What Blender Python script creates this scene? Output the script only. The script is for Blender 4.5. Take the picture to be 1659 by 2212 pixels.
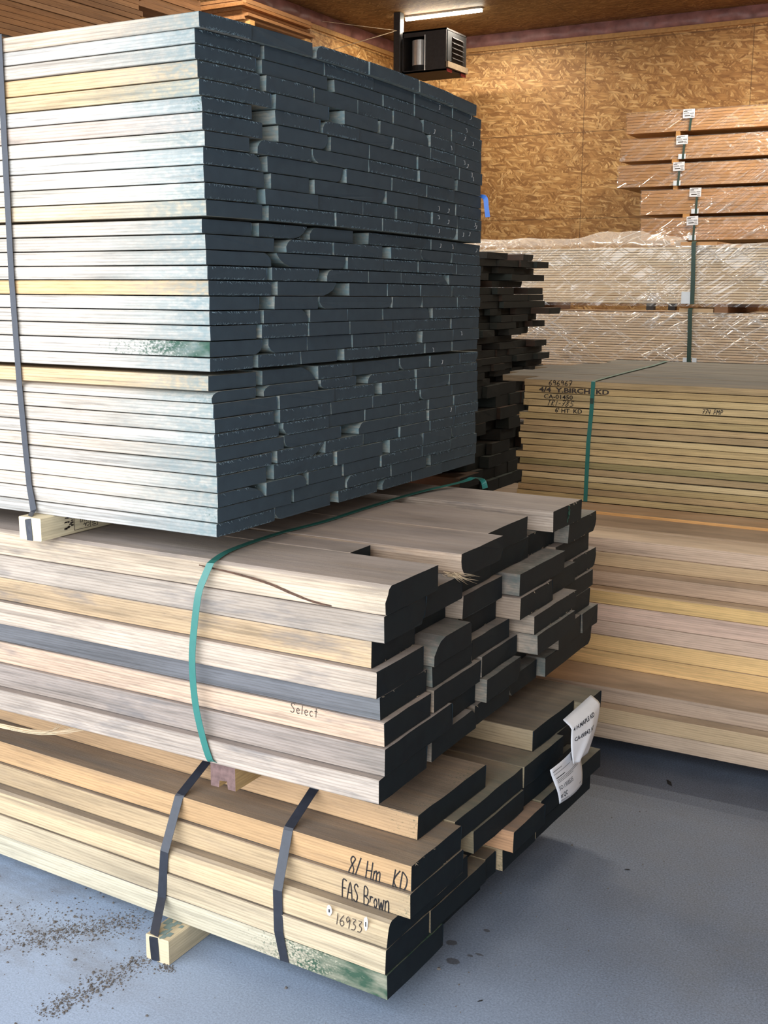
import bpy, bmesh, math, random
from mathutils import Vector, Matrix, noise as mnoise

for _o in list(bpy.data.objects):
    bpy.data.objects.remove(_o)
S = bpy.context.scene
COL = S.collection
RNG = random.Random(7)

# ------------------------------------------------------------------ camera, sky, daylight, exposure
F_PX, ROLL = 2500.0, math.radians(0.25)
PITCH = math.atan((1106 - 622) / F_PX)
YAW = math.radians(29.2896)
cam = bpy.data.cameras.new('camera')
cam.sensor_fit = 'VERTICAL'
cam.sensor_height = 36.0
cam.lens = F_PX / 2212 * 36.0
cam.clip_start, cam.clip_end = 0.05, 120
cam_o = bpy.data.objects.new('camera', cam)
COL.objects.link(cam_o)
fw = Vector((-math.sin(YAW) * math.cos(PITCH), math.cos(YAW) * math.cos(PITCH), -math.sin(PITCH)))
rt = Vector((math.cos(YAW), math.sin(YAW), 0))
up = rt.cross(fw)
r2 = math.cos(ROLL) * rt + math.sin(ROLL) * up
u2 = -math.sin(ROLL) * rt + math.cos(ROLL) * up
cam_o.matrix_world = Matrix(((r2.x, u2.x, -fw.x, 0), (r2.y, u2.y, -fw.y, 0), (r2.z, u2.z, -fw.z, 1.475), (0, 0, 0, 1)))
S.camera = cam_o

vs = S.view_settings
S.display_settings.display_device = 'sRGB'
vs.view_transform = 'Standard'
vs.look = 'None'
vs.gamma = 1.0
vs.use_curve_mapping = False
vs.exposure = 0.0

world = bpy.data.worlds.new('sky')
S.world = world
world.use_nodes = True
bg = world.node_tree.nodes['Background']
bg.inputs[0].default_value = (0.72, 0.84, 1.0, 1)
bg.inputs[1].default_value = 1.0


def area(name, loc, direction, sx, sy, power, col):
    l = bpy.data.lights.new(name, 'AREA')
    l.shape = 'RECTANGLE'
    l.size, l.size_y = sx, sy
    l.energy = power
    l.color = col
    o = bpy.data.objects.new(name, l)
    COL.objects.link(o)
    o.location = loc
    o.rotation_euler = Vector(direction).to_track_quat('-Z', 'Y').to_euler()
    return o


# the wide open loading door the photographer stands in: daylight through it
DOOR = (-7.6, 1.6, 4.3)        # x from, x to, height
area('door_daylight', ((DOOR[0] + DOOR[1]) / 2, -1.25, DOOR[2] / 2), (0, 1, 0), DOOR[1] - DOOR[0], DOOR[2], 560, (0.91, 0.96, 1.0))


# ------------------------------------------------------------------ materials
def lin(r, g, b, a=1.0):
    def f(c):
        c /= 255.0
        return c / 12.92 if c <= 0.04045 else ((c + 0.055) / 1.055) ** 2.4
    return (f(r), f(g), f(b), a)


class NT:
    def __init__(s, name, rough=0.7):
        s.m = bpy.data.materials.new(name)
        s.m.use_nodes = True
        s.t = s.m.node_tree
        s.b = s.t.nodes['Principled BSDF']
        s.b.inputs['Roughness'].default_value = rough
        s.out = s.t.nodes['Material Output']

    def n(s, typ, **kw):
        o = s.t.nodes.new(typ)
        for k, v in kw.items():
            setattr(o, k, v)
        return o

    def l(s, a, b):
        s.t.links.new(a, b)

    def val(s, sock, v):
        if hasattr(v, 'is_linked'):
            s.l(v, sock)
        else:
            sock.default_value = v

    def math(s, op, a, b=0.0, c=0.0, clamp=False):
        o = s.n('ShaderNodeMath', operation=op, use_clamp=clamp)
        s.val(o.inputs[0], a); s.val(o.inputs[1], b); s.val(o.inputs[2], c)
        return o.outputs[0]

    def mix(s, fac, a, b, blend='MIX'):
        o = s.n('ShaderNodeMix', data_type='RGBA', blend_type=blend)
        s.val(o.inputs[0], fac); s.val(o.inputs[6], a); s.val(o.inputs[7], b)
        return o.outputs[2]

    def vec(s, rnd=True, scale=(1, 1, 1), rot=(0, 0, 0), src=None):
        if src is None:
            tc = s.n('ShaderNodeTexCoord')
            src = tc.outputs['Object']
            if rnd:
                oi = s.n('ShaderNodeObjectInfo')
                a = s.n('ShaderNodeVectorMath', operation='MULTIPLY_ADD')
                cb = s.n('ShaderNodeCombineXYZ')
                for i in range(3):
                    s.l(oi.outputs['Random'], cb.inputs[i])
                s.l(cb.outputs[0], a.inputs[0])
                a.inputs[1].default_value = (53.1, 31.7, 17.3)
                s.l(src, a.inputs[2])
                src = a.outputs[0]
        mp = s.n('ShaderNodeMapping')
        s.l(src, mp.inputs[0])
        mp.inputs['Scale'].default_value = scale
        mp.inputs['Rotation'].default_value = rot
        return mp.outputs[0]

    def noise(s, v, scale=1.0, detail=3.0, rough=0.55, dist=0.0):
        o = s.n('ShaderNodeTexNoise')
        s.l(v, o.inputs['Vector'])
        o.inputs['Scale'].default_value = scale
        o.inputs['Detail'].default_value = detail
        o.inputs['Roughness'].default_value = rough
        o.inputs['Distortion'].default_value = dist
        return o.outputs['Fac']

    def ramp(s, f, pts):
        o = s.n('ShaderNodeValToRGB')
        s.l(f, o.inputs[0])
        e = o.color_ramp.elements
        e[0].position, e[0].color = pts[0]
        e[1].position, e[1].color = pts[-1]
        for p, c in pts[1:-1]:
            q = e.new(p); q.color = c
        return o.outputs[0]

    def g(s, f, lo, hi, a=0.0, b=1.0):
        o = s.n('ShaderNodeMapRange')
        o.clamp = True
        s.val(o.inputs[0], f); s.val(o.inputs[1], lo); s.val(o.inputs[2], hi); s.val(o.inputs[3], a); s.val(o.inputs[4], b)
        return o.outputs[0]

    def attr(s, name):
        o = s.n('ShaderNodeAttribute', attribute_type='OBJECT', attribute_name=name)
        return o.outputs['Fac']

    def bump(s, h, strength=0.3, dist=0.002):
        o = s.n('ShaderNodeBump')
        o.inputs['Strength'].default_value = strength
        o.inputs['Distance'].default_value = dist
        s.l(h, o.inputs['Height'])
        s.l(o.outputs[0], s.b.inputs['Normal'])


def G(v):
    return (v, v, v, 1)


def wood(name, mist=lin(150, 168, 176), reach=0.26, grain=0.5, saw=0.5, top=None, top_amt=0.0, green=lin(18, 66, 47), knots=0.0, rough=0.75, blotch=0.25, axis=0, stain=0.0):
    """lumber: each piece's own colour comes from its object colour; alpha = how much sealer mist reached its sides"""
    t = NT(name, rough)
    oi = t.n('ShaderNodeObjectInfo')
    sc = (2.2, 70, 70) if axis == 0 else (70, 2.2, 70)
    sc2 = (1.3, 9, 9) if axis == 0 else (9, 1.3, 9)
    gr = t.noise(t.vec(scale=sc), 1.0, 5, 0.6, 0.4)
    bl = t.noise(t.vec(scale=sc2), 1.0, 3, 0.5, 0.6)
    fine = t.noise(t.vec(scale=(260, 420, 420) if axis == 0 else (420, 260, 420)), 1.0, 2)
    fib = t.noise(t.vec(scale=(14, 210, 210) if axis == 0 else (210, 14, 210)), 1.0, 4, 0.65)
    # growth bands
    wv = t.n('ShaderNodeTexWave', wave_type='BANDS', bands_direction='Z')
    t.l(t.vec(scale=(0.35, 22, 46) if axis == 0 else (22, 0.35, 46)), wv.inputs['Vector'])
    wv.inputs['Scale'].default_value = 1.0
    wv.inputs['Distortion'].default_value = 5.0
    wv.inputs['Detail'].default_value = 2.0
    wv.inputs['Detail Scale'].default_value = 0.8
    # saw marks: bands across the length, slightly oblique, patchy
    sw = t.n('ShaderNodeTexWave', wave_type='BANDS', bands_direction='X' if axis == 0 else 'Y')
    t.l(t.vec(scale=(34, 4, 14) if axis == 0 else (4, 34, 14), rot=(0, 0.25, 0.18)), sw.inputs['Vector'])
    sw.inputs['Distortion'].default_value = 2.2
    sw.inputs['Detail'].default_value = 2.0
    patch = t.g(t.noise(t.vec(scale=(3, 5, 5)), 1.0, 2), 0.48, 0.66)
    sawm = t.math('MULTIPLY', t.g(sw.outputs['Fac'], 0.35, 0.0), patch)
    c = oi.outputs['Color']
    c = t.mix(1.0, c, t.ramp(gr, [(0.28, G(1 - 0.62 * grain)), (0.5, G(1.0)), (0.75, G(1 + 0.12 * grain))]), 'MULTIPLY')
    c = t.mix(1.0, c, t.ramp(wv.outputs['Fac'], [(0.0, (1 - 0.26 * grain, 1 - 0.30 * grain, 1 - 0.34 * grain, 1)), (0.45, G(1.0))]), 'MULTIPLY')
    c = t.mix(1.0, c, t.ramp(bl, [(0.3, (1 - blotch, 1 - blotch * 1.05, 1 - blotch * 1.1, 1)), (0.6, G(1.0)), (0.8, (1.06, 1.04, 1.0, 1))]), 'MULTIPLY')
    c = t.mix(1.0, c, t.ramp(fib, [(0.3, G(1 - 0.34 * grain)), (0.5, G(1.0)), (0.72, G(1 + 0.10 * grain))]), 'MULTIPLY')
    c = t.mix(t.math('MULTIPLY', sawm, 0.30 * saw), c, (0.10, 0.085, 0.07, 1))
    c = t.mix(t.math('MULTIPLY', t.g(fine, 0.66, 0.78), 0.16), c, (0.08, 0.07, 0.06, 1))
    # scattered dark flecks and weather stains
    fl = t.g(t.noise(t.vec(scale=(9, 36, 36)), 1.0, 4, 0.7), 0.66, 0.75)
    c = t.mix(t.math('MULTIPLY', fl, 0.45 * grain), c, (0.12, 0.10, 0.085, 1))
    if stain:
        sn = t.g(t.noise(t.vec(scale=(4.5, 22, 22)), 1.0, 4, 0.65), 0.54, 0.70)
        c = t.mix(t.math('MULTIPLY', sn, stain), c, lin(98, 96, 98))
    if knots:
        vo = t.n('ShaderNodeTexVoronoi', feature='F1')
        t.l(t.vec(scale=(2.2, 6, 6)), vo.inputs['Vector'])
        k = t.g(vo.outputs['Distance'], 0.10, 0.02)
        c = t.mix(t.math('MULTIPLY', k, knots), c, (0.16, 0.07, 0.03, 1))
    if top:
        geo = t.n('ShaderNodeNewGeometry')
        sp = t.n('ShaderNodeSeparateXYZ')
        t.l(geo.outputs['Normal'], sp.inputs[0])
        dust = t.noise(t.vec(scale=(3, 10, 10)), 1.0, 4, 0.6)
        streak = t.g(t.noise(t.vec(scale=(2.5, 30, 10), rot=(0, 0, 0.5)), 1.0, 3), 0.35, 0.72)
        tc = t.mix(1.0, top, t.ramp(dust, [(0.3, G(0.62)), (0.55, G(1.0)), (0.8, G(1.22))]), 'MULTIPLY')
        tc = t.mix(t.math('MULTIPLY', streak, 0.35), tc, c)
        c = t.mix(t.math('MULTIPLY', t.g(sp.outputs[2], 0.6, 0.9), top_amt), c, tc)
    # end sealer drifted along the sides
    tc0 = t.n('ShaderNodeTexCoord')
    sx = t.n('ShaderNodeSeparateXYZ')
    t.l(tc0.outputs['Object'], sx.inputs[0])
    x = t.math('ABSOLUTE', sx.outputs[axis])
    wob = t.noise(t.vec(scale=(7, 16, 16)), 1.0, 3)
    xs = t.math('ADD', x, t.math('MULTIPLY', t.math('SUBTRACT', wob, 0.5), reach * 0.75))
    m = t.math('MULTIPLY', t.g(xs, reach, 0.0), oi.outputs['Alpha'], clamp=True)
    m = t.math('MULTIPLY', m, t.g(t.noise(t.vec(scale=(60, 120, 120)), 1.0, 2), 0.25, 0.6, 0.45, 1.0))
    c = t.mix(m, c, mist)
    ga = t.attr('green')
    gx = t.math('SUBTRACT', ga, t.math('ADD', x, t.math('MULTIPLY', t.math('SUBTRACT', wob, 0.5), 0.16)))
    spk = t.noise(t.vec(scale=(170, 260, 260)), 1.0, 2)
    gm = t.math('ADD', t.math('MULTIPLY', gx, 1.7), t.math('SUBTRACT', spk, 0.62))
    gm = t.g(gm, 0.0, 0.22)
    gm = t.math('MULTIPLY', gm, t.g(ga, 0.0, 0.01))
    gm = t.math('MULTIPLY', gm, t.g(t.noise(t.vec(scale=(16, 40, 40)), 1.0, 3), 0.3, 0.6, 0.45, 1.0))
    c = t.mix(t.math('MULTIPLY', gm, 0.95), c, green)
    t.l(c, t.b.inputs['Base Color'])
    h = t.math('ADD', t.math('MULTIPLY', gr, 0.6), t.math('ADD', t.math('MULTIPLY', sawm, -0.6), t.math('ADD', t.math('MULTIPLY', fine, 0.25), t.math('MULTIPLY', fib, 0.5))))
    t.bump(h, 0.45, 0.0025)
    return t.m


def sealer(name, col, col2):
    t = NT(name, 0.68)
    t.b.inputs['Specular IOR Level'].default_value = 0.25
    oi = t.n('ShaderNodeObjectInfo')
    r = t.noise(t.vec(scale=(30, 30, 30)), 1.0, 4)
    w = t.n('ShaderNodeTexWave', wave_type='RINGS', rings_direction='X')
    t.l(t.vec(scale=(1, 40, 70)), w.inputs['Vector'])
    w.inputs['Distortion'].default_value = 3.0
    sw = t.n('ShaderNodeTexWave', wave_type='BANDS', bands_direction='Y')
    t.l(t.vec(scale=(1, 70, 12), rot=(0.2, 0, 0)), sw.inputs['Vector'])
    sw.inputs['Distortion'].default_value = 2.0
    c = t.mix(t.g(r, 0.3, 0.75), col, col2)
    c = t.mix(t.math('MULTIPLY', oi.outputs['Random'], 0.35), c, col2)
    scr = t.g(t.noise(t.vec(scale=(10, 120, 14), rot=(0.7, 0, 0)), 1.0, 2), 0.78, 0.82)
    c = t.mix(t.math('MULTIPLY', scr, 0.12), c, lin(150, 165, 165))
    t.l(c, t.b.inputs['Base Color'])
    t.bump(t.math('ADD', t.math('MULTIPLY', w.outputs['Fac'], 0.35), t.math('MULTIPLY', sw.outputs['Fac'], 0.35)), 0.22, 0.001)
    return t.m


def plain(name, col, rough=0.5, metal=0.0, var=0.15, scale=25, bump=0.0, emit=None):
    t = NT(name, rough)
    n = t.noise(t.vec(rnd=False, scale=(scale,) * 3), 1.0, 4)
    t.l(t.mix(1.0, col, t.ramp(n, [(0.3, G(1 - var)), (0.7, G(1 + var))]), 'MULTIPLY'), t.b.inputs['Base Color'])
    t.b.inputs['Metallic'].default_value = metal
    if bump:
        t.bump(n, bump, 0.002)
    if emit:
        t.b.inputs['Emission Color'].default_value = emit[0]
        t.b.inputs['Emission Strength'].default_value = emit[1]
    return t.m


def osb(name, gain=1.0):
    t = NT(name, 0.6)
    col = None
    geo = t.n('ShaderNodeTexCoord').outputs['Object']
    wob = t.n('ShaderNodeTexNoise')
    t.l(geo, wob.inputs['Vector'])
    wob.inputs['Scale'].default_value = 6.0
    cs = []
    hs = []
    for k, (ang, off) in enumerate(((1.75, 0.0), (-0.75, 7.3), (0.85, 3.1), (0.1, 11.7))):
        mp = t.n('ShaderNodeMapping')
        add = t.n('ShaderNodeVectorMath', operation='MULTIPLY_ADD')
        t.l(wob.outputs['Color'], add.inputs[0])
        add.inputs[1].default_value = (0.05, 0.05, 0.05)
        t.l(geo, add.inputs[2])
        t.l(add.outputs[0], mp.inputs[0])
        mp.inputs['Location'].default_value = (off, off * 1.7, 0)
        mp.inputs['Rotation'].default_value = (0, 0, ang)
        mp2 = t.n('ShaderNodeMapping')
        t.l(mp.outputs[0], mp2.inputs[0])
        mp2.inputs['Scale'].default_value = (7.5, 40, 1)
        vo = t.n('ShaderNodeTexVoronoi', feature='F1', voronoi_dimensions='2D')
        t.l(mp2.outputs[0], vo.inputs['Vector'])
        vo.inputs['Scale'].default_value = 1.0
        sp = t.n('ShaderNodeSeparateColor')
        t.l(vo.outputs['Color'], sp.inputs[0])
        c = t.ramp(sp.outputs[0], [(0.0, lin(142, 98, 50)), (0.35, lin(174, 126, 70)), (0.7, lin(194, 148, 88)), (1.0, lin(218, 176, 116))])
        c = t.mix(t.g(vo.outputs['Distance'], 0.25, 0.62, 0.0, 0.40), c, lin(116, 74, 34))
        cs.append(c); hs.append(sp.outputs[1])
    col = cs[0]
    h = hs[0]
    for k in range(1, 4):
        sel = t.g(hs[k], 0.52, 0.55)
        col = t.mix(sel, col, cs[k])
    big = t.noise(t.vec(rnd=False, scale=(0.7, 0.7, 0.7)), 1.0, 2)
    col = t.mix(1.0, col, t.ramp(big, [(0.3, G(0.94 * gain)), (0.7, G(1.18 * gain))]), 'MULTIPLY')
    # sheet joints every 2.44 x 1.22
    sx = t.n('ShaderNodeSeparateXYZ')
    t.l(geo, sx.inputs[0])
    def joint(s, per, off):
        f = t.math('FRACT', t.math('DIVIDE', t.math('ADD', s, off), per))
        return t.math('LESS_THAN', t.math('MULTIPLY', t.math('MINIMUM', f, t.math('SUBTRACT', 1.0, f)), per), 0.006)
    j = t.math('MAXIMUM', joint(sx.outputs[0], 2.15, 100.42), joint(sx.outputs[1], 1.115, 100.175))
    col = t.mix(t.math('MULTIPLY', j, 0.55), col, lin(70, 44, 20))
    t.l(col, t.b.inputs['Base Color'])
    t.bump(hs[2], 0.3, 0.002)
    return t.m


def concrete():
    t = NT('floor_concrete', 0.55)
    v = t.n('ShaderNodeTexCoord').outputs['Object']
    big = t.noise(t.vec(rnd=False, scale=(0.9, 0.9, 0.9)), 1.0, 5, 0.6)
    mid = t.noise(t.vec(rnd=False, scale=(7, 7, 7)), 1.0, 6, 0.65)
    fine = t.noise(t.vec(rnd=False, scale=(210, 210, 210)), 1.0, 4, 0.7)
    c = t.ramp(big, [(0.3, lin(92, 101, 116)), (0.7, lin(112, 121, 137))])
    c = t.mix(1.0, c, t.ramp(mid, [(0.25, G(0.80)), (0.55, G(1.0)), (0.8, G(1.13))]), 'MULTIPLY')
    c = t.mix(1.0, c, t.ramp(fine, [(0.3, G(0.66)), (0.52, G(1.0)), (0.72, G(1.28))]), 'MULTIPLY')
    # daylight falloff painted in: floor colour turns pale blue towards the near left
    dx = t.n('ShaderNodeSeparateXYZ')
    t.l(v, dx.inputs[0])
    lit_ramp = t.math('ADD', t.math('MULTIPLY', dx.outputs[0], -0.75), t.math('MULTIPLY', dx.outputs[1], -0.9))
    lit_ramp = t.math('ADD', lit_ramp, t.math('MULTIPLY', t.math('SUBTRACT', big, 0.5), 0.9))
    c = t.mix(t.math('MULTIPLY', t.g(lit_ramp, -1.9, -0.2), 0.75), c, lin(172, 189, 214))
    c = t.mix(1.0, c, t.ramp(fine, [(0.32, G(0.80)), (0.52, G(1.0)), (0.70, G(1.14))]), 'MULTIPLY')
    # pale scuffs and dark specks
    sc = t.g(t.noise(t.vec(rnd=False, scale=(5, 38, 1), rot=(0, 0, 0.7)), 1.0, 4, 0.7), 0.70, 0.80)
    c = t.mix(t.math('MULTIPLY', sc, 0.35), c, lin(200, 205, 212))
    vo = t.n('ShaderNodeTexVoronoi', feature='F1')
    t.l(t.vec(rnd=False, scale=(16, 16, 1)), vo.inputs['Vector'])
    c = t.mix(t.g(vo.outputs['Distance'], 0.055, 0.02, 0.0, 0.8), c, lin(60, 58, 58))
    vo2 = t.n('ShaderNodeTexVoronoi', feature='F1')
    t.l(t.vec(rnd=False, scale=(38, 38, 1)), vo2.inputs['Vector'])
    c = t.mix(t.g(vo2.outputs['Distance'], 0.07, 0.02, 0.0, 0.55), c, lin(215, 218, 222))
    # brown grit swept along the strip in front of the lumber
    sx = t.n('ShaderNodeSeparateXYZ')
    t.l(v, sx.inputs[0])
    gx = t.g(sx.outputs[0], -1.3, -1.8)
    gn = t.g(t.noise(t.vec(rnd=False, scale=(3, 7, 1), rot=(0, 0, 0.25)), 1.0, 5, 0.65), 0.50, 0.68)
    c = t.mix(t.math('MULTIPLY', t.math('MULTIPLY', gn, gx), 0.55), c, lin(112, 104, 98))
    # wet spots
    for (x, y, rx, ry) in ((-1.046, 2.189, .014, .011), (-1.010, 2.124, .017, .012), (-0.9856, 2.163, .007, .004), (-0.970, 2.177, .011, .004), (-0.996, 2.2765, .009, .006)):
        d = t.n('ShaderNodeVectorMath', operation='DISTANCE')
        mp = t.n('ShaderNodeMapping')
        t.l(v, mp.inputs[0])
        mp.inputs['Location'].default_value = (-x / rx, -y / ry, 0)
        mp.inputs['Scale'].default_value = (1 / rx, 1 / ry, 0)
        t.l(mp.outputs[0], d.inputs[0])
        dd = t.math('ADD', d.outputs['Value'], t.math('MULTIPLY', t.math('SUBTRACT', t.noise(t.vec(rnd=False, scale=(60, 60, 60)), 1.0, 2), 0.5), 0.9))
        c = t.mix(t.g(dd, 1.05, 0.85, 0.0, 0.72), c, lin(70, 66, 66))
    t.l(c, t.b.inputs['Base Color'])
    t.bump(t.math('ADD', mid, t.math('MULTIPLY', fine, 0.8)), 0.4, 0.002)
    t.l(t.g(mid, 0.3, 0.7, 0.48, 0.68), t.b.inputs['Roughness'])
    return t.m


def film(name, white=0.10, gloss=0.20):
    t = NT(name)
    tr = t.n('ShaderNodeBsdfTransparent')
    tr.inputs[0].default_value = (0.97, 0.97, 0.96, 1)
    gl = t.n('ShaderNodeBsdfGlossy')
    gl.inputs['Roughness'].default_value = 0.12
    di = t.n('ShaderNodeBsdfDiffuse')
    di.inputs[0].default_value = (0.95, 0.94, 0.93, 1)
    def diag(ang, sc):
        v = t.vec(rnd=True, rot=(0, ang, 0))
        return t.vec(src=v, scale=sc)
    n1 = t.noise(diag(0.60, (0.8, 1.0, 9)), 1.0, 3, 0.5, 0.6)
    n2 = t.noise(diag(-0.55, (0.9, 1.0, 12)), 1.0, 3, 0.5, 0.5)
    zone = t.g(t.noise(t.vec(rnd=True, scale=(0.9, 1, 2.2)), 1.0, 2), 0.42, 0.62)
    r = t.math('ABSOLUTE', t.math('SUBTRACT', n1, 0.5))
    r2_ = t.math('ABSOLUTE', t.math('SUBTRACT', n2, 0.5))
    ridge = t.math('MULTIPLY', t.math('ADD', t.g(r, 0.030, 0.0), t.math('MULTIPLY', t.g(r2_, 0.026, 0.0), 0.8)), t.g(zone, 0.0, 1.0, 0.12, 1.0))
    bp = t.n('ShaderNodeBump')
    bp.inputs['Strength'].default_value = 0.9
    bp.inputs['Distance'].default_value = 0.02
    t.l(t.math('ADD', t.math('MULTIPLY', ridge, 0.6), t.math('MULTIPLY', n1, 0.8)), bp.inputs['Height'])
    t.l(bp.outputs[0], gl.inputs['Normal'])
    geo = t.n('ShaderNodeNewGeometry')
    gs = t.n('ShaderNodeSeparateXYZ')
    t.l(geo.outputs['Normal'], gs.inputs[0])
    slack = t.g(t.math('ABSOLUTE', gs.outputs[2]), 0.3, 0.7, 0.0, 0.30)      # the loose top folds lie several layers thick
    a = t.n('ShaderNodeMixShader')
    t.l(t.math('MULTIPLY', t.math('ADD', slack, t.math('ADD', 0.08, t.math('MULTIPLY', ridge, 1.1))), white, clamp=True), a.inputs[0])  # ridge folds scatter white, which also paints in the sky's reflected streaks
    t.l(tr.outputs[0], a.inputs[1]); t.l(di.outputs[0], a.inputs[2])
    b = t.n('ShaderNodeMixShader')
    t.l(t.math('MULTIPLY', t.math('ADD', 0.22, ridge), gloss, clamp=True), b.inputs[0])
    t.l(a.outputs[0], b.inputs[1]); t.l(gl.outputs[0], b.inputs[2])
    t.l(b.outputs[0], t.out.inputs['Surface'])
    return t.m


M = dict(
    tall=wood('rough_sawn_oak', mist=lin(108, 128, 131), reach=0.33, grain=0.75, saw=1.0, blotch=0.2),
    mid=wood('weathered_oak', mist=lin(88, 100, 96), reach=0.12, grain=0.75, saw=0.8, top=lin(164, 151, 144), top_amt=0.85, blotch=0.25, stain=0.6),
    low=wood('kiln_dried_maple', mist=lin(92, 104, 90), reach=0.10, grain=0.55, saw=0.5, top=lin(112, 102, 94), top_amt=0.88, blotch=0.2, stain=0.12),
    birch=wood('yellow_birch', mist=lin(120, 135, 120), reach=0.10, grain=0.5, saw=0.3, top=lin(78, 78, 74), top_amt=0.93, blotch=0.2),
    ash=wood('pale_ash', mist=lin(120, 135, 120), reach=0.10, grain=0.5, saw=0.35, top=lin(222, 200, 174), top_amt=0.85, blotch=0.18),
    pine=wood('dressed_pine', grain=0.4, saw=0.0, knots=0.8, blotch=0.15, rough=0.5),
    dark=wood('dusky_lumber', mist=lin(62, 70, 64), reach=0.35, grain=0.5, saw=0.3),
    piney=wood('rack_lumber', grain=0.55, saw=0.1, blotch=0.25, axis=1),
    block=wood('spruce_block', grain=0.4, saw=0.2, blotch=0.12, axis=1),
    seal=sealer('slate_end_sealer', lin(52, 67, 79), lin(60, 77, 89)),
    seal2=sealer('navy_green_end_sealer', lin(12, 23, 31), lin(19, 32, 38)),
    seal3=sealer('charcoal_end_sealer', lin(22, 24, 23), lin(30, 33, 30)),
    fuzz=plain('sealed_splinters', lin(104, 122, 130), 0.8),
    rawfuzz=plain('raw_splinters', lin(205, 182, 150), 0.8),
    green_strap=plain('teal_plastic_strap', lin(44, 112, 103), 0.32, var=0.06, scale=60),
    dkgreen_strap=plain('dark_green_strap', lin(40, 66, 56), 0.45, var=0.06),
    black_strap=plain('black_steel_strap', lin(44, 47, 56), 0.35, metal=0.2, var=0.12, scale=70),
    paper=plain('white_paper', lin(232, 233, 238), 0.6, var=0.02),
    card=plain('corner_card', lin(222, 230, 238), 0.6, var=0.03),
    ink=plain('black_ink', lin(26, 22, 24), 0.8, var=0.05),
    inkfade=plain('faded_ink', lin(62, 52, 46), 0.8, var=0.2, scale=90),
    inkblue=plain('tag_print', lin(38, 40, 52), 0.8, var=0.05),
    steel=plain('dark_painted_steel', lin(62, 58, 56), 0.5, metal=0.3),
    blackm=plain('black_interior', lin(22, 21, 21), 0.7),
    chrome=plain('bright_motor_can', lin(225, 222, 216), 0.3, metal=0.6, var=0.05),
    red=plain('red_decal', lin(150, 40, 48), 0.5),
    tan=plain('tan_plate', lin(150, 130, 105), 0.6),
    tube=plain('lit_tube', lin(255, 255, 245), 0.4, emit=((1.0, 0.97, 0.82, 1), 22.0)),
    lampbody=plain('lamp_body', lin(190, 182, 165), 0.5),
    pink=plain('pink_insulation', lin(150, 104, 98), 0.45, var=0.35, scale=6, bump=0.6),
    trimw=plain('bare_wood_trim', lin(186, 140, 84), 0.7, var=0.15),
    blue=plain('blue_plastic', lin(70, 130, 225), 0.4, var=0.05),
    staple=plain('staple_wire', lin(215, 220, 222), 0.3, metal=0.5),
    dirt=plain('dry_dirt', lin(98, 92, 88), 0.95, var=0.3, scale=40),
    wallp=plain('sheet_metal_wall', lin(170, 166, 158), 0.6, var=0.06),
    osb=osb('osb_sheathing'),
    osbc=osb('osb_ceiling', 0.5),  # same OSB darkened: weaker light on the ceiling put into its colour
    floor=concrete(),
    film=film('clear_wrap_film', 0.50, 0.32),
    film2=film('far_wrap_film', 0.18, 0.20),
)


# ------------------------------------------------------------------ builders
def link(name, mesh, parent=None):
    o = bpy.data.objects.new(name, mesh)
    COL.objects.link(o)
    if parent is not None:
        o.parent = parent
    return o


def tag(o, label, cat, group=None, kind=None):
    o['label'] = label
    o['category'] = cat
    if group:
        o['group'] = group
    if kind:
        o['kind'] = kind
    return o


def empty(name, loc, rotz=0.0):
    o = bpy.data.objects.new(name, None)
    COL.objects.link(o)
    o.location = loc
    o.rotation_euler = (0, 0, rotz)
    o.empty_display_size = 0.05
    return o


def mesh_of(name, verts, faces, mats, fm=None, smooth=False):
    me = bpy.data.meshes.new(name)
    me.from_pydata(verts, [], faces)
    for m in mats:
        me.materials.append(m)
    if fm:
        me.polygons.foreach_set('material_index', fm)
    if smooth:
        me.polygons.foreach_set('use_smooth', [True] * len(faces))
    me.update()
    return me


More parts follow.
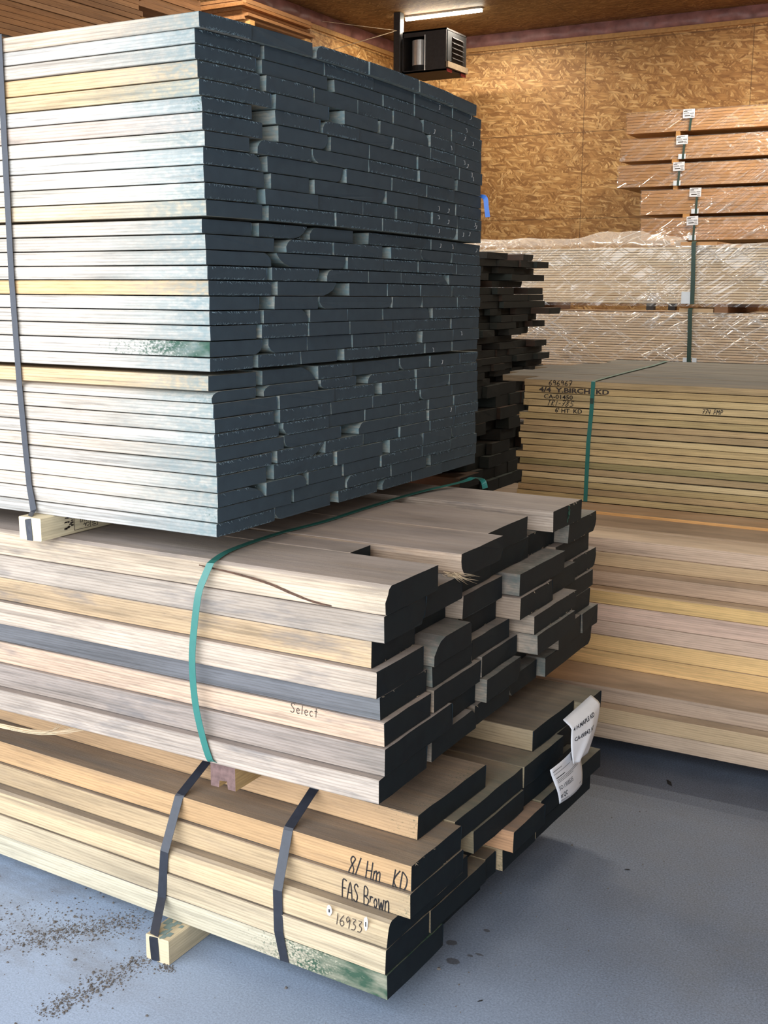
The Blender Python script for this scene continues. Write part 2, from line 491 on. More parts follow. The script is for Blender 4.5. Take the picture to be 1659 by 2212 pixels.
class MB:
    """collects vertices and faces of one mesh"""
    def __init__(s):
        s.v, s.f, s.m = [], [], []

    def add(s, vs_, fs, mi=0):
        k = len(s.v)
        s.v += [tuple(p) for p in vs_]
        s.f += [tuple(i + k for i in f) for f in fs]
        s.m += [mi] * len(fs)

    def box(s, a, b, mi=0, ch=0.0):
        x0, y0, z0 = a
        x1, y1, z1 = b
        if ch <= 0:
            s.add([(x0, y0, z0), (x1, y0, z0), (x1, y1, z0), (x0, y1, z0), (x0, y0, z1), (x1, y0, z1), (x1, y1, z1), (x0, y1, z1)],
                  [(0, 3, 2, 1), (4, 5, 6, 7), (0, 1, 5, 4), (1, 2, 6, 5), (2, 3, 7, 6), (3, 0, 4, 7)], mi)
        else:
            bm = bmesh.new()
            bmesh.ops.create_cube(bm, size=1.0)
            for v in bm.verts:
                v.co = Vector(((x0 + x1) / 2 + v.co.x * (x1 - x0), (y0 + y1) / 2 + v.co.y * (y1 - y0), (z0 + z1) / 2 + v.co.z * (z1 - z0)))
            bmesh.ops.bevel(bm, geom=bm.edges[:], offset=ch, segments=2, affect='EDGES', profile=0.5)
            bm.verts.index_update()
            s.add([v.co[:] for v in bm.verts], [[q.index for q in f.verts] for f in bm.faces], mi)
            bm.free()

    def sliver(s, p, d, w, mi=0):
        p = Vector(p); d = Vector(d)
        a = d.orthogonal().normalized() * w
        b = d.normalized().cross(a)
        s.add([p + a, p - a * 0.5 + b * 0.87, p - a * 0.5 - b * 0.87, p + d], [(0, 1, 3), (1, 2, 3), (2, 0, 3), (0, 2, 1)], mi)

    def tube(s, pts, r, n=6, mi=0, close=True):
        pts = [Vector(p) for p in pts]
        rings = []
        for i, p in enumerate(pts):
            d = (pts[min(i + 1, len(pts) - 1)] - pts[max(i - 1, 0)]).normalized()
            a = d.orthogonal().normalized() if i == 0 else (pa - d * pa.dot(d)).normalized()
            pa = a
            b = d.cross(a)
            rr = r[i] if isinstance(r, (list, tuple)) else r
            rings.append([p + (a * math.cos(2 * math.pi * k / n) + b * math.sin(2 * math.pi * k / n)) * rr for k in range(n)])
        vs_ = [q for g_ in rings for q in g_]
        fs = [(i * n + k, i * n + (k + 1) % n, (i + 1) * n + (k + 1) % n, (i + 1) * n + k) for i in range(len(pts) - 1) for k in range(n)]
        if close:
            fs += [tuple(reversed(range(n))), tuple((len(pts) - 1) * n + k for k in range(n))]
        s.add(vs_, fs, mi)

    def build(s, name, mats, parent=None, smooth=False):
        return link(name, mesh_of(name, s.v, s.f, mats, s.m, smooth), parent)


def outline(w, h, wane, ch=0.0014, rnd=None):
    """board end outline (y, z), counter-clockwise seen from +x"""
    def corner(k):
        if k not in wane:
            return None
        a, b = wane[k]
        return a, b
    pts = []
    # start BL going +y along the bottom
    def arc(p0, p1, pc):
        return [tuple((1 - t) ** 2 * p0[i] + 2 * t * (1 - t) * pc[i] + t * t * p1[i] for i in range(2)) for t in (0, 0.3, 0.6, 1.0)]
    def cnr(k, c, din, dout):
        if k in wane:
            a, b = wane[k]
            la = a if din[0] else b
            lb = a if dout[0] else b
            p0 = (c[0] - din[0] * la, c[1] - din[1] * la)
            p1 = (c[0] + dout[0] * lb, c[1] + dout[1] * lb)
            q = 0.45
            mid = ((p0[0] + p1[0]) / 2, (p0[1] + p1[1]) / 2)
            pc = (mid[0] * (1 - q) + c[0] * q, mid[1] * (1 - q) + c[1] * q)
            return arc(p0, p1, pc)
        return [(c[0] - din[0] * ch, c[1] - din[1] * ch), (c[0] + dout[0] * ch, c[1] + dout[1] * ch)]
    pts += cnr('BR', (w, 0), (1, 0), (0, 1))
    pts += cnr('TR', (w, h), (0, 1), (-1, 0))
    pts += cnr('TL', (0, h), (-1, 0), (0, -1))
    pts += cnr('BL', (0, 0), (0, -1), (1, 0))
    return pts


def board_mesh(name, L, w, h, mats, sgn=-1, wane=None, dz=None, fuzz=0.0, nseg=10, rough=0.0006, seed=0, split=None, bark=0.0):
    """one sawn board; its sealed end at local x = 0, running to x = sgn * L; dz(y) bows it"""
    rr = random.Random(seed)
    dzf = dz or (lambda y: 0.0)
    o = outline(w, h, wane or {})
    # densify long edges so the end outline is slightly ragged
    pts = []
    for i, p in enumerate(o):
        q = o[(i + 1) % len(o)]
        d = math.hypot(q[0] - p[0], q[1] - p[1])
        k = max(1, int(d / 0.045))
        for j in range(k):
            t = j / k
            pts.append((p[0] + (q[0] - p[0]) * t, p[1] + (q[1] - p[1]) * t))
    n = len(pts)
    mb = MB()
    xs = [0.0, 0.03, 0.09] + [0.09 + (L - 0.09) * (i / nseg) ** 1.3 for i in range(1, nseg + 1)]
    for i, x in enumerate(xs):
        ring = []
        for (y, z) in pts:
            zz = z + dzf(y)
            ex = rr.uniform(-rough, rough) * 1.6 if i == 0 else 0.0
            ring.append((sgn * (x + ex), y + rr.uniform(-rough, rough) * 0.8, zz + (rr.uniform(-rough, rough) * 0.3 if 0.003 < z < h - 0.003 else -abs(rr.uniform(0, rough)) * 0.4 * (1 if z > h / 2 else -1))))
        mb.v += ring
    flip = sgn > 0
    for i in range(len(xs) - 1):
        for k in range(n):
            a, b, c, d = i * n + k, i * n + (k + 1) % n, (i + 1) * n + (k + 1) % n, (i + 1) * n + k
            mb.f.append((a, d, c, b) if not flip else (a, b, c, d))
            mb.m.append(0)
    cap = tuple(range(n))
    mb.f.append(cap if not flip else tuple(reversed(cap))); mb.m.append(1)
    m = len(xs) - 1
    cap = tuple(m * n + k for k in range(n))
    mb.f.append(tuple(reversed(cap)) if not flip else cap); mb.m.append(0)
    if fuzz > 0:
        for k in range(int(w * 420 * fuzz)):
            y = rr.uniform(0.008, w - 0.008)
            edge = rr.random() < 0.6
            zb = dzf(y) + (rr.uniform(0.0002, 0.0016) if edge else h - rr.uniform(0.0004, 0.0022))
            up_ = rr.uniform(-0.0004, 0.006) if edge else rr.uniform(-0.006, 0.0002)
            mb.sliver((-sgn * 0.0002, y, zb), (-sgn * rr.uniform(0.0006, 0.0045), rr.uniform(-0.007, 0.007), up_), rr.uniform(0.0004, 0.0008), 2)
    if split:
        for k in range(split):
            y = rr.uniform(-0.002, 0.012)
            mb.sliver((sgn * rr.uniform(0.0, 0.05), y, rr.uniform(0, 0.012)), (-sgn * rr.uniform(0.01, 0.05), rr.uniform(-0.004, 0.03), rr.uniform(-0.02, 0.002)), rr.uniform(0.0006, 0.0016), 2)
    return mesh_of(name, mb.v, mb.f, mats, mb.m)


def ribbon(name, pts, wid, mats, thick=0.0009, parent=None, wdir=None, smooth=True):
    """flat strap along pts; wdir = width direction (vector or list)"""
    pts = [Vector(p) for p in pts]
    mb = MB()
    n = len(pts)
    for i, p in enumerate(pts):
        d = (pts[min(i + 1, n - 1)] - pts[max(i - 1, 0)]).normalized()
        wd = Vector(wdir[i] if isinstance(wdir, list) else wdir)
        wd = (wd - d * wd.dot(d)).normalized()
        nn = d.cross(wd) * thick / 2
        mb.v += [tuple(p - wd * wid / 2 - nn), tuple(p + wd * wid / 2 - nn), tuple(p + wd * wid / 2 + nn), tuple(p - wd * wid / 2 + nn)]
    for i in range(n - 1):
        for k in range(4):
            mb.f.append((i * 4 + k, i * 4 + (k + 1) % 4, i * 4 + 4 + (k + 1) % 4, i * 4 + 4 + k)); mb.m.append(0)
    mb.f += [(3, 2, 1, 0), ((n - 1) * 4, (n - 1) * 4 + 1, (n - 1) * 4 + 2, (n - 1) * 4 + 3)]
    mb.m += [0, 0]
    return link(name, mesh_of(name, mb.v, mb.f, mats, mb.m), parent)


def smooth_path(pts, k=6):
    """Catmull-Rom through pts"""
    P_ = [Vector(p) for p in pts]
    out = []
    for i in range(len(P_) - 1):
        p0, p1, p2, p3 = P_[max(i - 1, 0)], P_[i], P_[i + 1], P_[min(i + 2, len(P_) - 1)]
        for j in range(k):
            t = j / k
            out.append(0.5 * ((2 * p1) + (p2 - p0) * t + (2 * p0 - 5 * p1 + 4 * p2 - p3) * t * t + (3 * p1 - p0 - 3 * p2 + p3) * t ** 3))
    out.append(P_[-1])
    return out


ORD = 'zeroth first second third fourth fifth sixth seventh eighth ninth tenth eleventh twelfth thirteenth fourteenth fifteenth sixteenth seventeenth eighteenth nineteenth twentieth'.split()
def nth(i):
    if i <= 20:
        return ORD[i]
    tens = {2: 'twenty', 3: 'thirty', 4: 'forty'}[i // 10]
    return {2: 'twentieth', 3: 'thirtieth', 4: 'fortieth'}[i // 10] if i % 10 == 0 else tens + '-' + ORD[i % 10]


# handwriting: strokes on a 0..1 x 0..1 cell (width, strokes)
GL = {
    '0': (.6, [[(.3, 1), (.05, .7), (.05, .3), (.3, 0), (.55, .3), (.55, .7), (.3, 1)]]),
    '1': (.25, [[(.12, 1), (.12, 0)]]),
    '2': (.55, [[(.05, .8), (.3, 1), (.5, .75), (.05, 0), (.55, .02)]]),
    '3': (.55, [[(.05, .95), (.45, .95), (.2, .58), (.5, .4), (.4, .05), (.05, 0)]]),
    '4': (.55, [[(.1, 1), (.05, .45), (.55, .45)], [(.45, 1), (.45, 0)]]),
    '5': (.55, [[(.55, 1), (.15, 1), (.1, .55), (.45, .5), (.5, .15), (.05, 0)]]),
    '6': (.55, [[(.45, 1), (.1, .55), (.08, .2), (.3, 0), (.52, .22), (.35, .48), (.1, .35)]]),
    '7': (.5, [[(.0, 1), (.5, 1), (.2, 0)], [(.12, .5), (.48, .5)]]),
    '8': (.55, [[(.5, .9), (.25, 1), (.1, .78), (.45, .35), (.3, 0), (.05, .2), (.5, .9)]]),
    '9': (.5, [[(.45, .7), (.25, 1), (.05, .75), (.2, .5), (.45, .75), (.42, 0)]]),
    '/': (.35, [[(.35, 1.05), (.0, -.05)]]),
    '-': (.4, [[(.05, .45), (.4, .5)]]),
    "'": (.15, [[(.08, 1), (.05, .8)]]),
    ' ': (.45, []),
    'A': (.6, [[(.0, 0), (.3, 1), (.55, 0)], [(.1, .4), (.48, .4)]]),
    'B': (.55, [[(.05, 0), (.05, 1), (.4, .9), (.35, .55), (.05, .5), (.5, .35), (.4, .05), (.05, 0)]]),
    'D': (.6, [[(.1, 1), (.1, 0), (.5, .2), (.55, .7), (.1, 1)]]),
    'F': (.5, [[(.05, 0), (.08, 1), (.5, 1)], [(.06, .55), (.38, .58)]]),
    'H': (.6, [[(.05, 1), (.05, 0)], [(.5, 1), (.5, 0)], [(.05, .5), (.5, .55)]]),
    'K': (.55, [[(.1, 1), (.05, 0)], [(.5, 1), (.08, .45), (.5, 0)]]),
    'M': (.7, [[(.02, 0), (.1, 1), (.33, .4), (.58, 1), (.66, 0)]]),
    'P': (.5, [[(.08, 0), (.08, 1), (.45, .9), (.42, .55), (.08, .5)]]),
    'R': (.55, [[(.08, 0), (.08, 1), (.45, .85), (.1, .5), (.5, 0)]]),
    'S': (.5, [[(.48, .85), (.28, 1), (.08, .78), (.42, .35), (.28, 0), (.0, .12)]]),
    'T': (.5, [[(.0, 1), (.5, 1)], [(.25, 1), (.22, 0)]]),
    'U': (.55, [[(.05, 1), (.08, .15), (.3, 0), (.5, .2), (.5, 1)]]),
    'e': (.42, [[(.06, .3), (.36, .32), (.2, .58), (.04, .3), (.2, 0), (.38, .1)]]),
    'l': (.18, [[(.1, .95), (.07, 0)]]),
    'c': (.38, [[(.34, .5), (.18, .56), (.04, .28), (.18, 0), (.36, .1)]]),
    't': (.4, [[(.2, .95), (.2, 0)], [(.02, .6), (.4, .6)]]),
    'm': (.65, [[(.03, .0), (.06, .6)], [(.06, .45), (.2, .62), (.3, .5), (.3, 0)], [(.3, .45), (.48, .62), (.58, .5), (.6, 0)]]),
    'n': (.45, [[(.03, 0), (.06, .6)], [(.06, .45), (.25, .62), (.38, .5), (.4, -.05)]]),
    'o': (.42, [[(.2, .55), (.04, .3), (.2, 0), (.36, .3), (.2, .55)]]),
    'r': (.35, [[(.05, 0), (.06, .6)], [(.06, .4), (.2, .58), (.33, .52)]]),
    'w': (.6, [[(.02, .6), (.15, 0), (.3, .45), (.42, 0), (.56, .62)]]),
}


def handwriting(text, size, mat, parent, loc, pen=0.0022, slant=0.1, gap=0.14, wid=1.0, rise=0.0, rz=0.0, name='handwriting', axis='X'):
    """ink strokes lying on a face whose normal is -Y (axis X) or +X (axis Y), 0.4 mm proud of it"""
    mb = MB()
    x = 0.0
    for ch in text:
        w, strokes = GL[ch]
        for st in strokes:
            pts = []
            for (px, pz) in st:
                pts.append(((x + px + slant * pz) * size * wid, pz * size + rise * (x + px) * size))
            sm = [(p.x, p.y) for p in smooth_path([(a, b, 0) for a, b in pts], 4)] if len(pts) > 2 else pts
            prev = None
            for i, (a, b) in enumerate(sm):
                d = Vector((sm[min(i + 1, len(sm) - 1)][0] - sm[max(i - 1, 0)][0], sm[min(i + 1, len(sm) - 1)][1] - sm[max(i - 1, 0)][1]))
                if d.length < 1e-9:
                    d = Vector((1, 0))
                d.normalize()
                n_ = Vector((-d.y, d.x)) * pen / 2
                k = len(mb.v)
                q = [(a + n_.x, b + n_.y), (a - n_.x, b - n_.y)]
                for (u, v) in q:
                    mb.v.append((u, -0.0005, v) if axis == 'X' else (0.0005, u, v))
                if prev is not None:
                    mb.f.append((prev, prev + 1, k + 1, k)); mb.m.append(0)
                prev = k
        x += w + gap
    o = mb.build(name, [mat], parent)
    o.location = loc
    o.rotation_euler = (0, 0, rz)
    return o


def lettering(text, size, mat, parent, loc, rot, name='stencil_lettering', sx=1.0, bold=0.0, align='LEFT', shear=0.0):
    cu = bpy.data.curves.new(name, 'FONT')
    cu.body = text
    cu.size = size
    cu.offset = bold
    cu.align_x = align
    cu.shear = shear
    cu.resolution_u = 3
    tmp = bpy.data.objects.new(name, cu)
    COL.objects.link(tmp)
    dg = bpy.context.evaluated_depsgraph_get()
    me = bpy.data.meshes.new_from_object(tmp.evaluated_get(dg))
    bpy.data.objects.remove(tmp)
    me.materials.clear()
    me.materials.append(mat)
    o = link(name, me, parent)
    o.location = loc
    o.rotation_euler = rot
    o.scale = (sx, 1, 1)
    return o


FRONT = (math.pi / 2, 0, 0)                  # on a face looking to -Y
ENDX = (math.pi / 2, 0, math.pi / 2)         # on a face looking to +X

# ------------------------------------------------------------------ building
XL, XR, YF, YB, ZC = -8.35, 6.0, -1.3, 15.3, 4.88


def panel(name, w, h, t, loc, rot, mat):
    mb = MB()
    mb.box((0, 0, 0), (w, h, t))
    o = mb.build(name, [mat])
    o.location = loc
    o.rotation_euler = rot
    o['kind'] = 'structure'
    return o


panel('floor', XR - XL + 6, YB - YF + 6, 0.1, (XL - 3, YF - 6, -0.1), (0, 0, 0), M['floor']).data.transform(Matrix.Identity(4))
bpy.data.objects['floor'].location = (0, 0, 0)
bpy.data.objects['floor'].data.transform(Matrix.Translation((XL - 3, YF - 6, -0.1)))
panel('wall_back', XR - XL, 4.72, 0.1, (XL, YB + 0.1, 0), (math.pi / 2, 0, 0), M['osb'])
panel('wall_left', YB - YF, 4.72, 0.1, (XL - 0.1, YB, 0), (math.pi / 2, 0, -math.pi / 2), M['osb'])
bpy.data.objects['wall_left'].rotation_euler = (math.pi / 2, 0, math.pi / 2)
bpy.data.objects['wall_left'].location = (XL - 0.1, YF, 0)
panel('wall_right', YB - YF, ZC, 0.1, (XR, YF, 0), (math.pi / 2, 0, math.pi / 2), M['osb'])
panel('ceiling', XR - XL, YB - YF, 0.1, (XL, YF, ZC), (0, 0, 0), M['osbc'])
mb = MB()
mb.box((XL, YF - 0.1, 0), (DOOR[0], YF, ZC))
mb.box((DOOR[1], YF - 0.1, 0), (XR, YF, ZC))
mb.box((DOOR[0], YF - 0.1, DOOR[2]), (DOOR[1], YF, ZC))
mb.build('wall_front', [M['wallp']])['kind'] = 'structure'


def batting(name, L, loc, rz):
    """bulging strip of foil-faced insulation between wall head and ceiling"""
    mb = MB()
    nx, nz = int(L / 0.07), 4
    for j in range(nz + 1):
        for i in range(nx + 1):
            x = L * i / nx
            z = 0.16 * j / nz
            d = 0.035 + 0.03 * mnoise.noise(Vector((x * 5, z * 14, 3.3))) - (0.03 if abs((x % 0.61) - 0.3) > 0.27 else 0)
            mb.v.append((x, -d if 0 < j < nz else -0.004, z))
    for j in range(nz):
        for i in range(nx):
            a = j * (nx + 1) + i
            mb.f.append((a, a + 1, a + nx + 2, a + nx + 1)); mb.m.append(0)
    o = mb.build(name, [M['pink']], smooth=True)
    o.location = loc
    o.rotation_euler = (0, 0, rz)
    o['kind'] = 'structure'


batting('trim_1', XR - XL, (XL, YB - 0.002, 4.72), 0)
batting('trim_2', YB - YF, (XL + 0.002, YF, 4.72), math.pi / 2)
mb = MB(); mb.box((XL, YB - 0.03, 4.665), (XR, YB, 4.72)); mb.build('trim_3', [M['trimw']])['kind'] = 'structure'
mb = MB(); mb.box((XL, YF, 4.665), (XL + 0.03, YB, 4.72)); mb.build('trim_4', [M['trimw']])['kind'] = 'structure'


# ------------------------------------------------------------------ ceiling lamps
def make_lamp(loc):
    t = empty('tube_lamp', loc)
    mb = MB(); mb.box((-0.54, -0.035, -0.022), (0.54, 0.035, 0.0), ch=0.004); mb.build('lamp_body', [M['lampbody']], t)
    mb = MB(); mb.tube([(-0.53, 0, -0.040), (0.53, 0, -0.040)], 0.020, 12); mb.build('tube', [M['tube']], t, smooth=False)
    return t


lamp = make_lamp((-6.93, 13.82, ZC))
tag(lamp, 'lit tube lamp on the ceiling above the hanging heater', 'lamp')
for (x, y, pw) in ((-6.93, 13.82, 105), (-2.4, 12.8, 160), (3.5, 12.0, 150), (-6.0, 8.5, 110), (-3.6, 7.9, 85), (-0.9, 7.3, 75), (2.2, 8.2, 60)):
    a = area('tube_lamp_light', (x, y, ZC - 0.075), (0, 0, -1), 1.1, 0.06, pw, (1.0, 0.92, 0.78))


# ------------------------------------------------------------------ lumber data (millimetres)
# tall bundle: per course (end X, bottom z, top z, board edges along Y), millimetres
TALL = [
 (-1498, 1976.2, 2007.9, [1921, 2096, 2098, 2338, 2352, 2589, 2590, 2849, 2856, 3056, 3062, 3218]),
 (-1511, 1948.1, 1977.3, [1921, 2146, 2160, 2400, 2404, 2634, 2637, 2852, 2858, 3083, 3086, 3276]),
 (-1510, 1917.8, 1947.9, [1921, 2127, 2151, 2416, 2448, 2678, 2684, 2848, 2853, 3036, 3039, 3277]),
 (-1507, 1882.8, 1917.4, [1921, 2135, 2157, 2343, 2357, 2550, 2553, 2725, 2733, 2893, 2896, 3064, 3069, 3270]),
 (-1501, 1849.2, 1882.2, [1921, 2169, 2185, 2404, 2472, 2634, 2654, 2917, 2924, 3078, 3081, 3260]),
 (-1497, 1818.3, 1848.9, [1921, 2091, 2176, 2358, 2372, 2538, 2541, 2710, 2711, 2917, 2923, 3072, 3077, 3253]),
 (-1496, 1783.0, 1818.2, [1921, 2128, 2187, 2389, 2411, 2590, 2592, 2840, 2846, 3098, 3101, 3252]),
 (-1492, 1751.8, 1782.7, [1921, 2074, 2106, 2318, 2325, 2578, 2581, 2838, 2844, 3057, 3087, 3245]),
 (-1497, 1717.4, 1752.0, [1921, 2122, 2148, 2462, 2473, 2695, 2701, 2892, 2897, 3069, 3075, 3258]),
 (-1498, 1683.4, 1717.4, [1921, 2133, 2160, 2314, 2334, 2666, 2674, 2848, 2854, 3085, 3089, 3261]),
 (-1497, 1650.1, 1683.4, [1921, 2103, 2133, 2346, 2350, 2558, 2560, 2721, 2737, 2930, 2934, 3090, 3095, 3261]),
 (-1493, 1616.5, 1649.9, [1921, 2118, 2147, 2419, 2423, 2646, 2649, 2836, 2840, 3083, 3087, 3247]),
 (-1504, 1582.2, 1612.7, [1921, 2092, 2120, 2313, 2329, 2525, 2599, 2942, 2944, 3102, 3106, 3272]),
 (-1498, 1550.9, 1582.0, [1921, 2167, 2213, 2408, 2419, 2655, 2698, 2867, 2876, 3064, 3070, 3261]),
 (-1495, 1519.7, 1550.9, [1921, 2152, 2176, 2472, 2479, 2656, 2658, 2849, 2852, 3087, 3090, 3256]),
 (-1493, 1490.1, 1519.7, [1921, 2133, 2151, 2343, 2379, 2574, 2579, 2749, 2754, 3032, 3039, 3253]),
 (-1492, 1457.9, 1490.1, [1921, 2147, 2169, 2419, 2480, 2670, 2672, 2855, 2858, 3049, 3061, 3252]),
 (-1489, 1428.3, 1458.0, [1921, 2095, 2151, 2330, 2343, 2693, 2696, 2864, 2866, 3084, 3087, 3246]),
 (-1490, 1397.9, 1428.3, [1921, 2100, 2112, 2289, 2300, 2468, 2471, 2643, 2649, 2913, 2930, 3115, 3118, 3250]),
 (-1490, 1365.9, 1397.9, [1921, 2085, 2102, 2288, 2292, 2474, 2477, 2694, 2698, 3044, 3056, 3243]),
 (-1491, 1332.3, 1365.9, [1921, 2107, 2134, 2291, 2293, 2491, 2495, 2658, 2662, 2838, 2868, 3061, 3065, 3246]),
 (-1491, 1302.4, 1332.3, [1921, 2073, 2093, 2260, 2263, 2423, 2453, 2630, 2634, 2886, 2893, 3058, 3064, 3237]),
 (-1497, 1262.1, 1295.5, [1921, 2090, 2118, 2336, 2343, 2503, 2506, 2751, 2756, 2928, 2932, 3124, 3128, 3251]),
 (-1491, 1237.2, 1262.2, [1921, 2080, 2113, 2337, 2347, 2514, 2578, 2831, 2839, 2997, 3001, 3240]),
 (-1487, 1205.6, 1237.5, [1921, 2156, 2164, 2400, 2405, 2605, 2641, 2830, 2835, 3036, 3042, 3233]),
 (-1485, 1174.7, 1205.7, [1921, 2139, 2163, 2379, 2386, 2586, 2590, 2849, 2854, 3053, 3058, 3232]),
 (-1485, 1144.5, 1174.7, [1921, 2157, 2175, 2371, 2372, 2548, 2550, 2737, 2740, 2894, 2905, 3059, 3065, 3232]),
 (-1483, 1114.4, 1144.7, [1921, 2176, 2178, 2426, 2509, 2730, 2733, 2884, 2896, 3068, 3071, 3229]),
 (-1481, 1084.4, 1114.6, [1921, 2122, 2145, 2344, 2350, 2529, 2537, 2720, 2725, 2898, 2904, 3058, 3064, 3213]),
 (-1480, 1048.6, 1084.6, [1921, 2099, 2132, 2387, 2399, 2627, 2666, 2857, 2861, 3039, 3045, 3212]),
 (-1480, 1016.8, 1048.6, [1921, 2090, 2096, 2258, 2275, 2428, 2435, 2616, 2621, 2851, 2855, 3036, 3041, 3221]),
 (-1482, 983.8, 1016.8, [1921, 2202, 2216, 2446, 2452, 2676, 2679, 2880, 2919, 3226]),
 (-1485, 952.7, 983.5, [1921, 2137, 2141, 2379, 2414, 2608, 2638, 2799, 2804, 2991, 2995, 3226]),
]
MID = {
 1: (455.1, 508.5, [(-1069, 1889, 2102), (-1074, 2130, 2365), (-1080, 2369, 2572), (-1087, 2586, 2772), (-1069, 2787, 3154)]),
 2: (508.5, 567.2, [(-1066, 1907, 2218), (-1090, 2222, 2391), (-1063, 2396, 2604), (-1121, 2608, 2857), (-1063, 2867, 3043), (-1061, 3050, 3178)]),
 3: (567.2, 620.1, [(-1072, 1915, 2122), (-1072, 2134, 2378), (-1079, 2398, 2613), (-1029, 2627, 2898), (-1077, 2920, 3151)]),
 4: (620.1, 669.9, [(-1084, 1920, 2126), (-1081, 2146, 2349), (-1087, 2360, 2578), (-1038, 2624, 2926), (-1079, 2941, 3178)]),
 5: (669.9, 727.0, [(-1084, 1904, 2109), (-1074, 2139, 2331), (-1113, 2338, 2555), (-1054, 2565, 2787), (-1074, 2814, 3009), (-1087, 3026, 3222)]),
 6: (727.0, 784.1, [(-1103, 1917, 2105), (-1137, 2109, 2317), (-1096, 2325, 2551), (-1061, 2579, 2889), (-1096, 2910, 3179)]),
 7: (784.1, 841.3, [(-1072, 1915, 2097), (-1088, 2099, 2303), (-1110, 2306, 2510), (-1116, 2514, 2761), (-1121, 2765, 2962), (-1081, 2966, 3194)]),
 8: (841.3, 898.9, [(-1070, 1917, 2144), (-1290, 2148, 2239), (-1069, 2257, 2488), (-1111, 2491, 2740), (-1075, 2830, 3045)]),
}
LOW = {
 1: (60.0, 115.5, [(-5, 0, 234), (-47, 241, 495), (-58, 500, 749), (-69, 754, 1004)]),
 2: (115.5, 170.9, [(-8, -1, 176), (-7, 182, 441), (-10, 444, 497), (4, 506, 689), (2, 701, 1058)]),
 3: (170.9, 225.9, [(-8, 4, 349), (-49, 350, 485), (32, 504, 683), (17, 692, 1089)]),
 4: (225.9, 280.9, [(21, 44, 272), (3, 355, 620), (-5, 625, 946), (-35, 949, 1107)]),
 5: (280.9, 336.9, [(18, 53, 267), (-2, 273, 620), (0, 623, 864), (-21, 866, 1108)]),
 6: (336.9, 392.9, [(-27, 155, 470), (-22, 718, 980), (5, 987, 1109)]),
}


def lumber(name, mesh, loc, col, label, group=None, rz=0.0, cat='board', green=0.0):
    o = link(name, mesh)
    o.location = loc
    o.rotation_euler = (0, 0, rz)
    o.color = col
    if green:
        o['green'] = green
    return tag(o, label, cat, group)


def tint(c, v=8, a=1.0):
    k = RNG.uniform(-v, v)
    q = RNG.uniform(-v * 0.4, v * 0.4)
    L = lin(*[max(8, min(250, x + k + q * s)) for x, s in zip(c, (1, 0, -1))])
    return (L[0], L[1], L[2], a)


# ---- tall bundle: 33 courses of 4/4 boards with slate-grey sealed ends
WT = {(5, 3): 'TR', (7, 1): 'BR', (8, 1): 'TL', (8, 2): 'BL', (9, 0): 'TR', (9, 1): 'BR', (13, 1): 'BR+', (13, 2): 'TL', (14, 1): 'TL', (14, 4): 'BL BR', (15, 0): 'TR', (15, 1): 'BL+ BR',
      (16, 1): 'BR', (16, 4): 'TR+', (17, 1): 'BR+', (18, 2): 'BL BR', (18, 3): 'BR', (19, 1): 'TR', (19, 4): 'TR', (21, 0): 'BR', (23, 1): 'TR+', (24, 0): 'TL', (24, 1): 'TL', (24, 3): 'TL',
      (25, 4): 'BR', (27, 1): 'BL', (28, 1): 'BL', (28, 2): 'TL', (29, 1): 'BR+', (30, 3): 'TR', (31, 0): 'TR+', (31, 1): 'TR', (32, 2): 'TL', (33, 1): 'BL', (10, 2): 'BR', (6, 3): 'BR', (12, 4): 'BR', (22, 3): 'TR'}


def wane_of(s, w, h):
    d = {}
    for k in (s or '').split():
        big = k.endswith('+')
        d[k[:2]] = (min(w * 0.4, 0.058), h * 0.92) if big else (min(w * 0.22, 0.024), h * 0.55)
    return d


